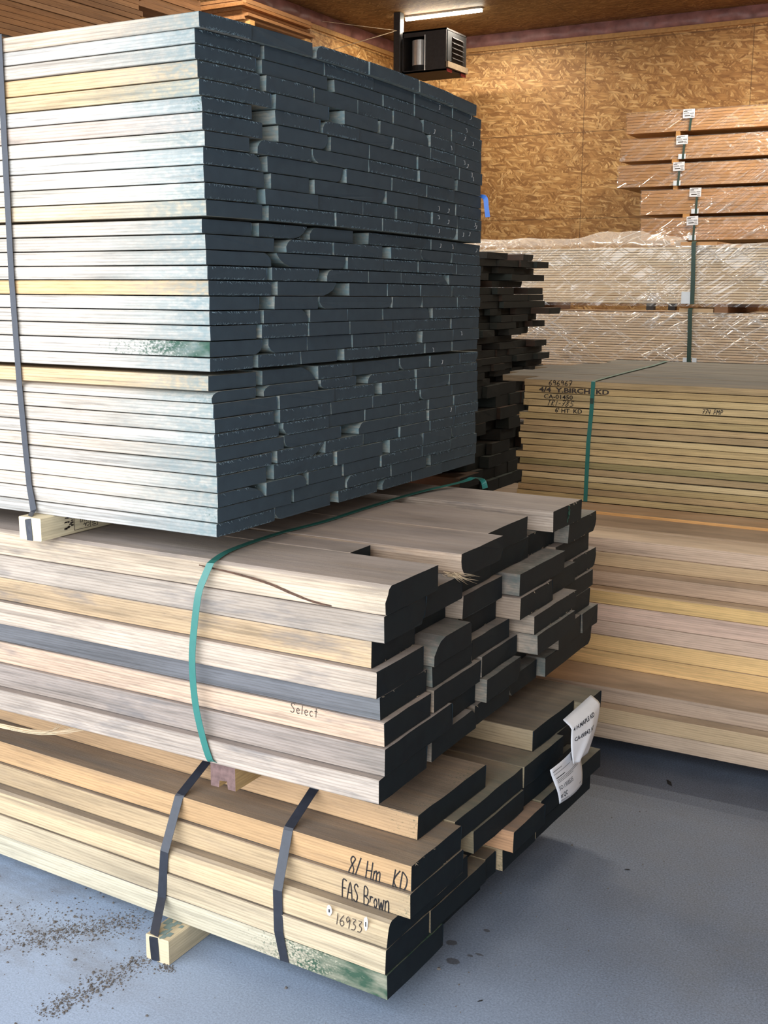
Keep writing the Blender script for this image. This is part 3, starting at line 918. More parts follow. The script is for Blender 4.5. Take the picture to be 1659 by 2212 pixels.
FRONT_T = {1: (226, 206, 184), 2: (214, 206, 196), 3: (208, 198, 186), 4: (230, 190, 138), 5: (230, 200, 154), 6: (220, 214, 206), 7: (218, 198, 182), 8: (224, 214, 200), 9: (212, 208, 200), 10: (222, 214, 204),
           11: (224, 212, 194), 12: (222, 200, 168), 17: (228, 190, 138), 23: (228, 196, 152), 28: (212, 196, 178), 33: (208, 202, 194)}
GREEN_T = {6: 0.05, 21: 0.30, 24: 0.06, 32: 0.05, 10: 0.02}
MT = [M['tall'], M['seal'], M['fuzz']]
for r, (X, zb, zt, ys) in enumerate(TALL, 1):
    n = len(ys) // 2
    zc = (zb + zt) / 2000
    A = 0.017 * max(0.0, min(1.0, (zc - 1.44) / 0.56))
    def rise(y):
        f = (y - 2.59) / 0.67
        return A * (1 - min(1, f * f)) - 0.009 * (y - 1.921) / 1.35
    for i in range(n):
        y0, y1 = ys[2 * i] / 1000, ys[2 * i + 1] / 1000
        if i == 0:
            y0 += RNG.uniform(-0.001, 0.002)
        y0 += 0.0006
        w, h = y1 - y0, (zt - zb) / 1000 - (0.0022 if i == 0 else 0.0014)
        z0 = zb / 1000 + 0.0004
        x = X / 1000 + (RNG.uniform(-0.004, 0.002) if i else 0.0)
        ws = WT.get((r, i)) or (RNG.choice(['BR', 'TR', 'BL', 'TL']) if i and RNG.random() < 0.10 else '')
        me = board_mesh('rough_board', 2.35 + RNG.uniform(-0.05, 0.1), w, h, MT, wane=wane_of(ws, w, h), dz=(lambda q, y0=y0, A=A: A * (1 - min(1, ((y0 + q - 2.59) / 0.67) ** 2)) - 0.009 * (y0 + q - 1.921) / 1.35),
                        fuzz=RNG.choice([0, 0, 0, 0.3, 0.8, 1.3]), seed=r * 50 + i)
        last = i == n - 1
        if i == 0:
            c = tint([v * 0.93 for v in FRONT_T.get(r, (216, 204, 190))], 7, 0.82)
            lab = 'pale board facing the daylight in the tall slate-ended bundle, ' + ('topmost' if r == 1 else 'lowest' if r == 33 else '%s from its top' % nth(r))
        else:
            c = tint((190, 176, 156), 8, 1.0)
            edge = 'waney slate-grey board end' if ws else 'square slate-grey board end'
            pos = 'at the far edge' if last else '%s in from the pale side' % nth(i + 1)
            lab = '%s, tall bundle, %s course down, %s' % (edge, nth(r), pos)
        o = lumber('rough_board', me, (x, y0, z0), c, lab, 'boards of the tall slate-ended bundle', green=GREEN_T.get(r, 0) if i == 0 else 0)
        # white staples left in the ends near the far edge
        if last or i == n - 2:
            for _ in range(RNG.choice([0, 0, 1, 1, 2]) if r < 14 else RNG.choice([0, 0, 0, 0, 1])):
                mb = MB()
                yy, zz = RNG.uniform(0.15, 0.85) * w, RNG.uniform(0.25, 0.75) * h
                an = RNG.uniform(-0.7, 0.7)
                dy, dz_ = math.sin(an) * 0.0055, math.cos(an) * 0.0055
                zz += rise(y0 + yy)
                mb.tube([(-0.003, yy - dy, zz - dz_), (0.003, yy - dy, zz - dz_), (0.003, yy + dy, zz + dz_), (-0.003, yy + dy, zz + dz_)], 0.0008, 4)
                mb.build('staple', [M['staple']], o)

# ---- middle stack: eight courses of weathered 8/4 planks with navy sealed ends
FRONT_M = {8: (212, 192, 168), 7: (186, 172, 158), 6: (206, 176, 138), 5: (212, 192, 172), 4: (112, 112, 116), 3: (212, 184, 160), 2: (168, 154, 144), 1: (200, 184, 170)}
LOOK_M = {8: 'cracked tan', 7: 'grey-beige', 6: 'tan', 5: 'pale striped', 4: 'dark weathered', 3: 'pinkish', 2: 'greyish', 1: 'whitish'}
WM = {(5, 1): 'TL+', (8, 0): 'TL', (8, 2): 'BL+ BR', (2, 2): 'BR', (1, 4): 'BR', (1, 3): 'BL', (7, 5): 'BR', (5, 5): 'BR', (7, 0): 'BR', (1, 1): 'TR'}
MM = [M['mid'], M['seal2'], M['rawfuzz']]
MIDNAME = {(8, 1): 'narrow bark-edged plank ending short between wider ones on top of the middle stack', (8, 2): 'grey plank with splintered end corner on top of the middle stack',
           (8, 3): 'smooth dark grey plank on top of the middle stack', (8, 4): 'pale plank with green smear on its end, top of middle stack'}
for r, (zb, zt, bs) in MID.items():
    for i, (X, y0, y1) in enumerate(bs):
        w, h = (y1 - y0) / 1000 - 0.001, (zt - zb) / 1000 - 0.0012
        z0 = zb / 1000 + 0.0005
        ws = WM.get((r, i), '')
        wd = wane_of(ws, w, h)
        if (r, i) == (5, 1):
            wd = {'TL': (0.055, 0.032), 'TR': (0.008, 0.008)}
        if (r, i) == (8, 2):
            wd = {'BL': (0.024, 0.040), 'BR': (0.02, 0.025)}
        me = board_mesh('thick_plank', 2.7 + RNG.uniform(-0.05, 0.1), w, h, MM, wane=wd, fuzz=RNG.choice([0, 0, 0, 0.08]), seed=3000 + r * 20 + i, rough=0.0009,
                        split=26 if (r, i) == (8, 2) else None)
        if i == 0:
            c = tint([v * 0.92 for v in FRONT_M[r]], 3, 0.12)
            lab = '%s thick plank on the daylit face of the middle stack, %s' % (LOOK_M[r], 'topmost' if r == 8 else 'lowest' if r == 1 else '%s from its top' % nth(9 - r))
        else:
            c = tint((182, 160, 140), 10, RNG.choice([0.15, 0.4, 0.75, 0.85]) if r < 8 else 0.12)
            lab = MIDNAME.get((r, i)) or 'navy-ended plank of the middle stack, %s course down, %s from the daylit side' % (nth(9 - r), nth(i + 1))
        o = lumber('thick_plank', me, (X / 1000, y0 / 1000, z0), c, lab, 'thick planks of the middle stack', cat='plank')
        if (r, i) == (8, 4):
            mb = MB()
            for k in range(14):
                yy = 0.115 + RNG.uniform(-0.008, 0.008)
                zz = RNG.uniform(0.012, 0.048)
                q = RNG.uniform(0.002, 0.006)
                mb.add([(0.0006, yy - q * 0.5, zz - q), (0.0006, yy + q * 0.5, zz - q), (0.0006, yy + q * 0.4, zz + q), (0.0006, yy - q * 0.4, zz + q)], [(0, 1, 2, 3)])
            mb.build('green_smear', [plain('green_smear', lin(40, 120, 105), 0.6)], o)
        if (r, i) == (3, 0):
            handwriting('Select', 0.021, M['inkfade'], o, (-1.2976 - X / 1000, 0, 0.6005 - z0), pen=0.0015, slant=0.05, gap=0.16, wid=1.05)
        if (r, i) == (8, 0):     # the open crack along its face
            mb = MB()
            pts = [(-0.46, 0.047), (-0.36, 0.040), (-0.28, 0.030), (-0.22, 0.016), (-0.17, 0.006), (-0.125, 0.003)]
            pts = [(p.x, p.y) for p in smooth_path([(a, b, 0) for a, b in pts], 6)]
            for k, (a, b) in enumerate(pts):
                q = 0.0011 + 0.0016 * math.sin(math.pi * k / (len(pts) - 1)) + RNG.uniform(0, 0.0006)
                mb.v += [(a, -0.0012, b + q), (a, -0.0012, b - q)]
                if k:
                    mb.f.append((2 * k - 2, 2 * k - 1, 2 * k + 1, 2 * k)); mb.m.append(0)
            mb.build('crack', [plain('bark_crack', lin(82, 58, 44), 0.9, var=0.4, scale=120)], o)

# ---- low stack: six courses of maple, turned a little
PIV = Vector((-1.018, 1.8446, 0))
TH = math.radians(-2.5)
RL = Matrix.Rotation(TH, 3, 'Z')
def LP(x, y, z):
    return PIV + RL @ Vector((x, y, z))
def toL(P_):
    return RL.inverted() @ (Vector(P_) - PIV)
FRONT_L = {6: (200, 164, 124), 5: (200, 162, 118), 4: (200, 172, 134), 3: (206, 183, 148), 2: (208, 190, 160), 1: (204, 194, 170)}
LOWNAME = {(6, 0): 'tan maple plank lying set back on top of the low stack', (6, 1): 'short-looking maple plank with dusty top at the low stack far side', (6, 2): 'topmost far-side maple plank the paper tags hang from',
           (5, 0): 'orange maple plank with the first line of handwriting', (4, 0): 'maple plank with the second line of handwriting', (3, 0): 'maple plank with handwritten numbers between white paper scraps',
           (2, 0): 'clean maple plank just above the green-sprayed lowest one', (1, 0): 'lowest maple plank with green sprayed end', (5, 1): 'wide maple plank with dusty top and letters on its dark end'}
ML = [M['low'], M['seal2'], M['rawfuzz']]
LOWB = {}
for r, (zb, zt, bs) in LOW.items():
    for i, (X, y0, y1) in enumerate(bs):
        w, h = (y1 - y0) / 1000 - 0.001, (zt - zb) / 1000 - 0.0012
        z0 = zb / 1000 + 0.0005
        wd = {'TL': (0.02, 0.026)} if (r, i) == (3, 0) else {}
        if (r, i) == (6, 2):
            h -= 0.006
        me = board_mesh('maple_plank', 2.9, w, h, ML, wane=wd, fuzz=RNG.choice([0, 0, 0, 0.08]), seed=5000 + r * 20 + i, rough=0.0009)
        c = tint([v * 0.955 for v in FRONT_L[r]], 3, 0.1) if i == 0 else tint((190, 164, 128), 8, RNG.choice([0.2, 0.5]))
        if (r, i) in ((3, 2),):
            c = tint((206, 158, 118), 2, 0.0)
        lab = LOWNAME.get((r, i)) or 'dark-ended maple plank of the low stack, %s course up, %s from the daylit side' % (nth(r), nth(i + 1))
        o = lumber('maple_plank', me, LP(X / 1000, y0 / 1000, z0), c, lab, 'maple planks of the low stack', rz=TH, cat='plank',
                   green={(1, 0): 0.36, (4, 0): 0.035, (6, 0): 0.045, (2, 0): 0.0, (5, 2): 0.02, (2, 3): 0.05}.get((r, i), 0))
        LOWB[(r, i)] = o


def on_low(key, P_):
    """world point -> local point on the front face of a low-stack plank"""
    o = LOWB[key]
    q = RL.inverted() @ (Vector(P_) - o.location)
    return Vector((q.x, 0, q.z))


p = on_low((5, 0), (-1.150, 1.8965, 0.276))
handwriting('8/ Hm  KD', 0.044, M['ink'], LOWB[(5, 0)], p, pen=0.0031, slant=0.22, gap=0.06, wid=0.62)
p = on_low((4, 0), (-1.160, 1.8874, 0.226))
handwriting('FAS Brown', 0.040, M['ink'], LOWB[(4, 0)], p, pen=0.0031, slant=0.05, gap=0.07, wid=0.58)
p = on_low((3, 0), (-1.150, 1.8487, 0.188))
handwriting('16933', 0.026, M['inkfade'], LOWB[(3, 0)], p, pen=0.0020, slant=0.15, gap=0.16, wid=0.8)
for (x, z, w, h, name) in ((-1.1657, 0.214, 0.013, 0.024, 0), (-1.076, 0.212, 0.010, 0.032, 1)):
    p = on_low((3, 0), (x, 1.8487, z))
    mb = MB()
    rr = random.Random(name)
    N = 14
    ring = [(p.x + math.cos(2 * math.pi * k / N) * w / 2 * rr.uniform(0.8, 1.15), -0.0007, p.z + math.sin(2 * math.pi * k / N) * h / 2 * rr.uniform(0.85, 1.1)) for k in range(N)]
    mb.add([(a, b + 0.0005, c) for a, b, c in ring] + ring, [tuple(range(N, 2 * N))] + [(k, (k + 1) % N, N + (k + 1) % N, N + k) for k in range(N)])
    mb.box((p.x - w * 0.15, -0.0011, p.z - h * 0.2), (p.x + w * 0.12, -0.0008, p.z + h * 0.12), 1)
    mb.build('paper_scrap', [M['paper'], M['ink']], LOWB[(3, 0)])
o = LOWB[(5, 1)]
wd5 = (LOW[5][2][1][2] - LOW[5][2][1][1]) / 1000
handwriting('HKD', 0.026, M['ink'], o, (0.0, wd5 - 0.085, 0.016), pen=0.0016, gap=0.3, axis='Y')

# ---- timbers the stacks stand on
def bearer(x0, x1, y0, y1, z0, z1, col, label, notch=False, mat='block', group='timbers under the front stacks', name='bearer'):
    mb = MB()
    w, h = x1 - x0, z1 - z0
    c = 0.002
    if notch:
        prof = [(0, 0), (w * .33, 0), (w * .36, h * .26), (w * .66, h * .30), (w * .70, 0), (w, 0), (w, h), (0, h)]
    else:
        prof = [(c, 0), (w - c, 0), (w, c), (w, h - c), (w - c, h), (c, h), (0, h - c), (0, c)]
    n = len(prof)
    ys_ = [0, 0.03, 0.2, (y1 - y0) * 0.5, y1 - y0]
    for y in ys_:
        mb.v += [(a, y, b) for a, b in prof]
    for j in range(len(ys_) - 1):
        for k in range(n):
            mb.f.append((j * n + k, j * n + (k + 1) % n, (j + 1) * n + (k + 1) % n, (j + 1) * n + k)); mb.m.append(0)
    mb.f.append(tuple(reversed(range(n)))); mb.m.append(1)
    mb.f.append(tuple((len(ys_) - 1) * n + k for k in range(n))); mb.m.append(1)
    endm = M['brown_end'] if notch else M['block_end']
    o = mb.build(name, [M[mat], endm])
    o.location = (x0, y0, z0)
    o.color = (col[0], col[1], col[2], 0.0)
    return tag(o, label, 'timber', group)


M['block_end'] = wood('spruce_end_grain', grain=0.2, saw=0.0, blotch=0.08)
M['brown_end'] = plain('brown_end_grain', lin(112, 88, 84), 0.9, var=0.3, scale=70, bump=0.5)
btop = bearer(-2.024, -1.955, 1.879, 3.20, 0.8995, 0.9530, lin(222, 208, 174), 'stamped pale timber under the tall bundle with a strap over its end')
bearer(-3.45, -3.38, 1.90, 3.20, 0.8995, 0.9530, lin(225, 208, 165), 'pale timber under the hidden end of the tall bundle')
bearer(-1.505, -1.438, 1.906, 3.10, 0.3935, 0.4545, lin(206, 172, 118), 'brown-ended grooved timber between the middle and low stacks', notch=True)
bearer(-3.5, -3.43, 1.95, 3.10, 0.3935, 0.4545, lin(200, 170, 120), 'timber between the middle and low stacks at their hidden end')
bb = bearer(-1.612, -1.547, 1.796, 2.95, 0.0, 0.0598, lin(206, 190, 158), 'pale timber on the floor under the low stack')
bearer(-3.3, -3.23, 1.87, 2.95, 0.0, 0.0598, lin(215, 195, 150), 'timber on the floor under the hidden end of the low stack')
bearer(-1.25, -1.19, 2.05, 2.95, 0.0, 0.0598, lin(205, 185, 140), 'short timber hidden deep under the low stack')
# green paint rubbed on top of the floor timber
mb = MB()
for k in range(22):
    x, y = RNG.uniform(0.010, 0.055), RNG.uniform(0.004, 0.075)
    a, b = RNG.uniform(0.002, 0.007), RNG.uniform(0.004, 0.012)
    zk = 0.0600 + k * 0.00003
    mb.add([(x - a, y - b, zk), (x + a, y - b * 0.7, zk), (x + a * 0.8, y + b, zk), (x - a * 0.9, y + b * 0.8, zk)], [(0, 1, 2, 3)])
mb.build('paint_rub', [plain('blue_green_rub', lin(120, 138, 134), 0.8)], bb)
# export stamps, upside down, on the side of the timber under the tall bundle
st = empty('stamp', (0, 0, 0)); st.parent = btop
bpy.data.objects.remove(st)
UPS = (math.pi / 2, math.pi, math.pi / 2)
for k, y in enumerate((0.105, 0.245)):
    mb = MB()
    def bar(ya, za, yb, zb_, t=0.0011):
        mb.box((0.0692, min(ya, yb) - t / 2, min(za, zb_) - t / 2), (0.0698, max(ya, yb) + t / 2, max(za, zb_) + t / 2))
    a, b = y, y + 0.078
    bar(a, 0.008, b, 0.008); bar(a, 0.047, b, 0.047); bar(a, 0.008, a, 0.047); bar(b, 0.008, b, 0.047); bar(y + 0.054, 0.008, y + 0.054, 0.047)
    for q in range(7):
        bar(y + 0.060, 0.012 + q * 0.005, y + 0.060 + RNG.uniform(0.006, 0.013), 0.012 + q * 0.005, 0.002)
    for q in range(16):
        yy, zz = y - 0.020 + RNG.uniform(-0.012, 0.012), RNG.uniform(0.014, 0.042)
        bar(yy, zz, yy + RNG.uniform(0.003, 0.008), zz + RNG.uniform(0.0, 0.003), 0.0018)
    mb.build('stamp_frame', [M['inkfade']], btop)
    lettering('CA-', 0.013, M['inkfade'], btop, (0.0696, y + 0.051, 0.0205), UPS, bold=0.0003)
    lettering('00612', 0.013, M['inkfade'], btop, (0.0696, y + 0.051, 0.0325), UPS, bold=0.0003)
    lettering('HT', 0.013, M['inkfade'], btop, (0.0696, y + 0.030, 0.0445), UPS, bold=0.0003)

# ---- straps
pts = [(-2.040, 3.295, 0.93), (-2.040, 3.295, 2.011), (-2.0420, 1.9165, 2.013), (-2.0420, 1.9165, 1.994), (-2.0440, 1.9160, 1.494), (-2.0370, 1.9160, 1.233), (-2.024, 1.9160, 1.0185), (-2.012, 1.9140, 0.962), (-1.993, 1.8772, 0.948), (-1.990, 1.8772, 0.899), (-1.990, 1.8790, 0.8988)]
o = ribbon('bundle_strap', pts, 0.0175, [M['black_strap']], wdir=(1, 0, 0))
tag(o, 'black strap around the tall slate-ended bundle and its timber', 'strap')
pts = [(-1.400, 3.112, 0.890), (-1.412, 3.118, 0.912), (-1.430, 3.095, 0.922), (-1.455, 3.055, 0.912), (-1.506, 2.873, 0.9035), (-1.519, 2.634, 0.9015), (-1.519, 2.401, 0.9012), (-1.536, 2.227, 0.9012), (-1.527, 2.031, 0.9012), (-1.497, 1.925, 0.9012), (-1.494, 1.9100, 0.8985),
       (-1.503, 1.900, 0.870), (-1.515, 1.892, 0.830), (-1.528, 1.888, 0.739), (-1.532, 1.886, 0.675), (-1.5275, 1.885, 0.602), (-1.515, 1.884, 0.541), (-1.494, 1.884, 0.475), (-1.484, 1.888, 0.460), (-1.475, 1.905, 0.4552)]
wd = []
for p in pts:
    wd.append((1, 0.25, 0) if p[2] > 0.9 else (1, 0, 0))
o = ribbon('bundle_strap', smooth_path(pts[:10], 5) + smooth_path(pts[10:], 6), 0.0170, [M['green_strap']], wdir=(1, 0.05, 0.02))
tag(o, 'teal plastic strap bowed around the middle stack', 'strap')
f6 = toL((0, 0, 0))
y6 = LOW[6][2][0][1] / 1000; y5 = LOW[5][2][0][1] / 1000; y4 = LOW[4][2][0][1] / 1000; y3 = LOW[3][2][0][1] / 1000; y1 = LOW[1][2][0][1] / 1000
z6, z5, z4, z3 = (LOW[k][1] / 1000 for k in (6, 5, 4, 3))
e = 0.0012
def xl(X, yl):
    # local x whose world X is X at local y yl
    return (X - PIV.x + math.sin(TH) * yl) / math.cos(TH)
seq = lambda Xs: [(xl(X, y), y, z) for X, y, z in Xs]
s1 = [(-1.600, y6 + 0.10, z6 + e), (-1.602, y6 + 0.001, z6 + e), (-1.604, y6 - e, z6 - 0.004), (-1.609, y5 + 0.003, z5 + e + 0.001), (-1.611, y5 - e, z5 - 0.003), (-1.617, y3 - e, z3 - 0.006), (-1.622, y1 - 0.006, 0.11)]
s1 = [tuple(LP(*q)) for q in seq(s1)]
s1 += [(-1.5885, 1.7945, 0.056), (-1.5855, 1.7942, 0.004), (-1.584, 1.7955, 0.0006)]
o = ribbon('bundle_strap', s1, 0.0235, [M['black_strap']], wdir=(1, 0, 0))
tag(o, 'black strap over the low stack that runs down the floor timber end', 'strap')
s2 = [(-1.301, y6 + 0.10, z6 + e), (-1.302, y6 + 0.001, z6 + e), (-1.302, y6 - e, z6 - 0.004), (-1.303, y5 + 0.003, z5 + e + 0.001), (-1.303, y5 - e, z5 - 0.003), (-1.298, y3 - e, z3 - 0.006), (-1.292, y1 - 0.004, 0.13), (-1.279, y1 - e, 0.062), (-1.279, y1 + 0.05, 0.0590)]
o = ribbon('bundle_strap', [tuple(LP(*q)) for q in seq(s2)], 0.0235, [M['black_strap']], wdir=(1, 0, 0))
tag(o, 'black strap over the low stack closest to the handwriting', 'strap')

# ---- torn splinter caught between the low and middle stacks
mb = MB()
rr = random.Random(3)
for k in range(22):
    a = Vector((-2.36, 1.892 + rr.uniform(-0.004, 0.004), 0.393 + rr.uniform(0, 0.008)))
    b = Vector((-1.985, 1.880 + rr.uniform(-0.006, 0.006), 0.4265 + rr.uniform(-0.002, 0.006)))
    c = Vector((-1.925 + rr.uniform(-0.05, 0.05), 1.915 + rr.uniform(-0.015, 0.015), 0.450 + rr.uniform(-0.016, 0.004)))
    mb.tube(smooth_path([a, (a + b) / 2 + Vector((0, rr.uniform(-.004, .004), rr.uniform(-.004, .004))), b, c], 4), [0.0010] * 9 + [0.0008, 0.0006, 0.0004, 0.0002], 4)
tag(mb.build('splinter', [M['rawfuzz']]), 'long torn wood splinter caught between low and middle stacks', 'splinter')

# ---- paper tags on the far corner of the low stack
def sheet(name, fn, nu, nv, mat, label):
    """fn(u, v) -> point; a thin sheet of paper"""
    mb = MB()
    for j in range(nv + 1):
        for i in range(nu + 1):
            mb.v.append(tuple(fn(i / nu, j / nv)))
    for j in range(nv):
        for i in range(nu):
            a = j * (nu + 1) + i
            mb.f.append((a, a + 1, a + nu + 2, a + nu + 1)); mb.m.append(0)
    o = mb.build(name, [mat], smooth=True)
    so = o.modifiers.new('thickness', 'SOLIDIFY'); so.thickness = 0.0006; so.offset = 1
    tag(o, label, 'tag', 'paper tags on the low stack')
    return o


def print_on(o, fn, text, u, v, size, mat, parent, du=1.0, dv=-1.0, bold=0.0, sx=1.0, W=0.15, H=0.1, slope=0.0):
    """text wrapped on the sheet fn; u, v = baseline start"""
    cu = bpy.data.curves.new('print', 'FONT'); cu.body = text; cu.size = size; cu.offset = bold; cu.resolution_u = 2
    tmp = bpy.data.objects.new('print', cu); COL.objects.link(tmp)
    me = bpy.data.meshes.new_from_object(tmp.evaluated_get(bpy.context.evaluated_depsgraph_get()))
    bpy.data.objects.remove(tmp)
    bm = bmesh.new(); bm.from_mesh(me)
    bmesh.ops.triangulate(bm, faces=bm.faces[:])
    for _ in range(1):
        bmesh.ops.subdivide_edges(bm, edges=[e_ for e_ in bm.edges if e_.calc_length() > size * 0.3], cuts=2)
    for vtx in bm.verts:
        uu, vv = u + vtx.co.x * sx / W, v + (vtx.co.y + slope * vtx.co.x) / H
        P_ = fn(uu, vv)
        a, b = fn(uu + 0.01, vv) - P_, fn(uu, vv + 0.01) - P_
        nn = a.cross(b).normalized()
        vtx.co = P_ + nn * 0.0012
    bm.to_mesh(me); bm.free()
    me.materials.clear(); me.materials.append(mat)
    return link('printing', me, parent)


def bl(c00, c10, c01, c11, u, v):
    return (Vector(c00) * (1 - u) + Vector(c10) * u) * (1 - v) + (Vector(c01) * (1 - u) + Vector(c11) * u) * v


def tag_a(u, v):
    p_ = bl((-0.926, 2.634, 0.296), (-0.924, 2.735, 0.289), (-0.945, 2.668, 0.394), (-0.938, 2.826, 0.402), u, v)
    # belly to the right, a fold running up from the loose corner, rolled top
    p_.y += 0.050 * u * math.sin(math.pi * min(1, max(0, v * 0.75 + 0.02))) - 0.022 * (1 - u) * math.sin(math.pi * v) * 0.6
    p_.x += 0.012 * math.sin(math.pi * u) * math.sin(math.pi * v) + 0.008 * math.exp(-((u - 0.25 - 0.5 * v) / 0.10) ** 2) * (1 - v)
    p_.x -= 0.050 * max(0, v - 0.86) / 0.14 * 0.5
    return p_


ta = sheet('paper_tag', tag_a, 18, 18, M['paper'], 'upper curled white tag with bold black species line')
print_on(ta, tag_a, '4 H.MAPLE KD', 0.05, 0.76, 0.0128, M['inkblue'], ta, bold=0.0003, W=0.165, H=0.105, sx=1.28)
print_on(ta, tag_a, 'CA-00843 HT', 0.08, 0.52, 0.0128, M['inkblue'], ta, bold=0.0003, W=0.165, H=0.105, sx=1.25)


def tag_b(u, v):
    p_ = bl((-0.936, 2.570, 0.212), (-0.934, 2.729, 0.203), (-0.950, 2.541, 0.309), (-0.946, 2.732, 0.316), u, v)
    p_.x += 0.006 * math.sin(math.pi * u) + 0.003 * math.sin(5 * v)
    return p_


tb = sheet('paper_tag', tag_b, 12, 12, M['paper'], 'lower white tag with barcode and small print')
print_on(tb, tag_b, 'SO.1958535', 0.06, 0.36, 0.0165, M['inkblue'], tb, W=0.16, H=0.105, sx=0.92)
print_on(tb, tag_b, 'st QC', 0.06, 0.14, 0.018, M['inkblue'], tb, W=0.16, H=0.105, sx=0.80, bold=0.0003)
for k, (tx, v) in enumerate((('1/2 PACK No', 0.92), ('Thickness and length', 0.83), ('Grade Mix', 0.66), ('board feet gross tally', 0.59), ('moisture and heat treated', 0.53), ('net tally for this pack', 0.48))):
    pass
mb = MB()
def tline(u0, u1, v, t):
    n_ = 8
    k0 = len(mb.v)
    for i in range(n_ + 1):
        u = u0 + (u1 - u0) * i / n_
        for dv in (0, t):
            P_ = tag_b(u, v + dv)
            mb.v.append((P_.x + 0.0012, P_.y, P_.z))
    for i in range(n_):
        a = k0 + i * 2
        mb.f.append((a, a + 2, a + 3, a + 1)); mb.m.append(0)
for (u0, u1, v, t) in ((.05, .30, .88, .012), (.05, .55, .80, .009), (.08, .34, .68, .020), (.08, .75, .63, .009), (.08, .82, .595, .009), (.08, .60, .56, .009), (.05, .30, .06, .009), (.80, .92, .12, .010)):
    tline(u0, u1, v, t)
for i in range(26):
    if RNG.random() < 0.8:
        u = 0.62 + i * 0.0115
        P0, P1 = tag_b(u, 0.80), tag_b(u, 0.99)
        dw = RNG.choice([0.0005, 0.0009])
        mb.add([(P0.x + 0.0012, P0.y - dw, P0.z), (P0.x + 0.0012, P0.y + dw, P0.z), (P1.x + 0.0012, P1.y + dw, P1.z), (P1.x + 0.0012, P1.y - dw, P1.z)], [(0, 1, 2, 3)])
mb.build('printing', [M['inkblue']], tb)

# ---- blue plastic scrap behind the tall bundle
o = ribbon('plastic_scrap', smooth_path([(-1.52, 3.265, 1.75), (-1.493, 3.270, 1.742), (-1.488, 3.272, 1.715), (-1.482, 3.270, 1.685)], 5), 0.014, [M['blue']], wdir=(1, 0.5, 0))
tag(o, 'bright blue plastic scrap sticking out behind the tall bundle', 'scrap')

# ---- pale ash stack on the floor to the right
ASH = [(3.405, .060, .1115, .36, (186, 166, 146), 'lowest grey-beige plank of the stepped pale stack'), (3.405, .1115, .163, .36, (196, 172, 138), 'tan plank resting on the lowest plank of the stepped pale stack'),
       (3.454, .163, .216, .38, (186, 166, 148), 'striped grey plank with dusty top below the orange plank'), (3.650, .216, .269, .36, (240, 194, 136), 'orange plank overhanging the dusty grey plank'),
       (3.650, .269, .324, .36, (222, 188, 132), 'yellow-tan plank lying on the orange plank'), (3.652, .324, .375, .36, (206, 182, 164), 'pinkish plank above the yellow-tan plank'),
       (3.650, .375, .433, .36, (202, 176, 160), 'pinkish plank with a faint blue chalk mark'), (3.651, .433, .478, .36, (214, 180, 122), 'rough yellow plank above the two pinkish planks'),
       (3.718, .478, .528, .36, (186, 160, 136), 'brown-grey plank above the rough yellow plank'), (3.797, .528, .577, .36, (196, 170, 134), 'plank with a thin yellow edge third from the top step'),
       (3.800, .577, .627, .166, (204, 180, 158), 'pale plank forming the front of the top step'), (3.969, .577, .627, .236, (196, 172, 150), 'wide cathedral-grained plank on the top step'),
       (4.208, .577, .637, .166, (228, 176, 112), 'orange-edged plank against the birch bundle base'), (4.378, .577, .6265, .34, (190, 165, 140), 'plank lying under the front edge of the birch bundle')]
MA = [M['ash'], M['ash'], M['rawfuzz']]
for k, (y, za, zb_, w, c, lab) in enumerate(ASH):
    me = board_mesh('ash_plank', 3.2 + RNG.uniform(-0.05, 0.05), w, zb_ - za - 0.001, MA, sgn=1, seed=7000 + k, rough=0.0009, nseg=14)
    lumber('ash_plank', me, (-1.98 + RNG.uniform(-0.02, 0.03), y, za + 0.0005), tint((c[0] * 1.08, c[1] * 1.06, c[2] * 1.04), 2, 0.0), lab, 'planks of the stepped pale stack', cat='plank')
for k, x in enumerate((-1.6, -0.2, 0.9)):
    bearer(x, x + 0.09, 3.44, 3.98, 0.0, 0.0598, lin(190, 165, 125), '%s floor timber under the stepped pale stack' % ('hidden', 'middle', 'far')[k], group='timbers under the pale stack')
    bearer(x, x + 0.09, 4.17, 4.95, 0.0, 0.5765, lin(170, 150, 120), '%s tall cribbing block behind the stepped pale stack' % ('hidden', 'middle', 'far')[k], group='cribbing behind the pale stack', name='cribbing_block')

# ---- yellow birch bundle on top of it
MB_ = [M['birch'], M['birch'], M['rawfuzz']]
BY = 4.379
NB = 18
zb0, zb1 = 0.6375, 1.118
bh = (zb1 - zb0) / NB
birch = {}
BC = [(204, 176, 126), (212, 186, 136), (192, 164, 120), (200, 174, 122), (216, 190, 140)]
for r in range(1, NB + 1):         # 1 = top
    z = zb1 - r * bh
    jx = RNG.uniform(-0.018, 0.014) + (0.02 if r < 6 else -0.004)
    c = tint(RNG.choice(BC), 6, 0.0)
    if r == 13:
        c = tint((168, 152, 104), 2, 0.0)
    me = board_mesh('birch_board', 2.75, 0.172, bh - (0.0018 if r not in (5, 7, 9, 15) else 0.0035), MB_, sgn=1, seed=8000 + r, rough=0.0008, nseg=14)
    lab = 'birch board on the front of the strapped birch bundle, ' + ('topmost' if r == 1 else 'lowest' if r == NB else '%s from its top' % nth(r))
    birch[r] = lumber('birch_board', me, (-1.815 + jx, BY + RNG.uniform(0, 0.003), z), c, lab, 'boards of the birch bundle', green=0.075 if r == 4 else 0.035 if r == 6 else 0.05 if r == 17 else 0)
yy = BY + 0.178
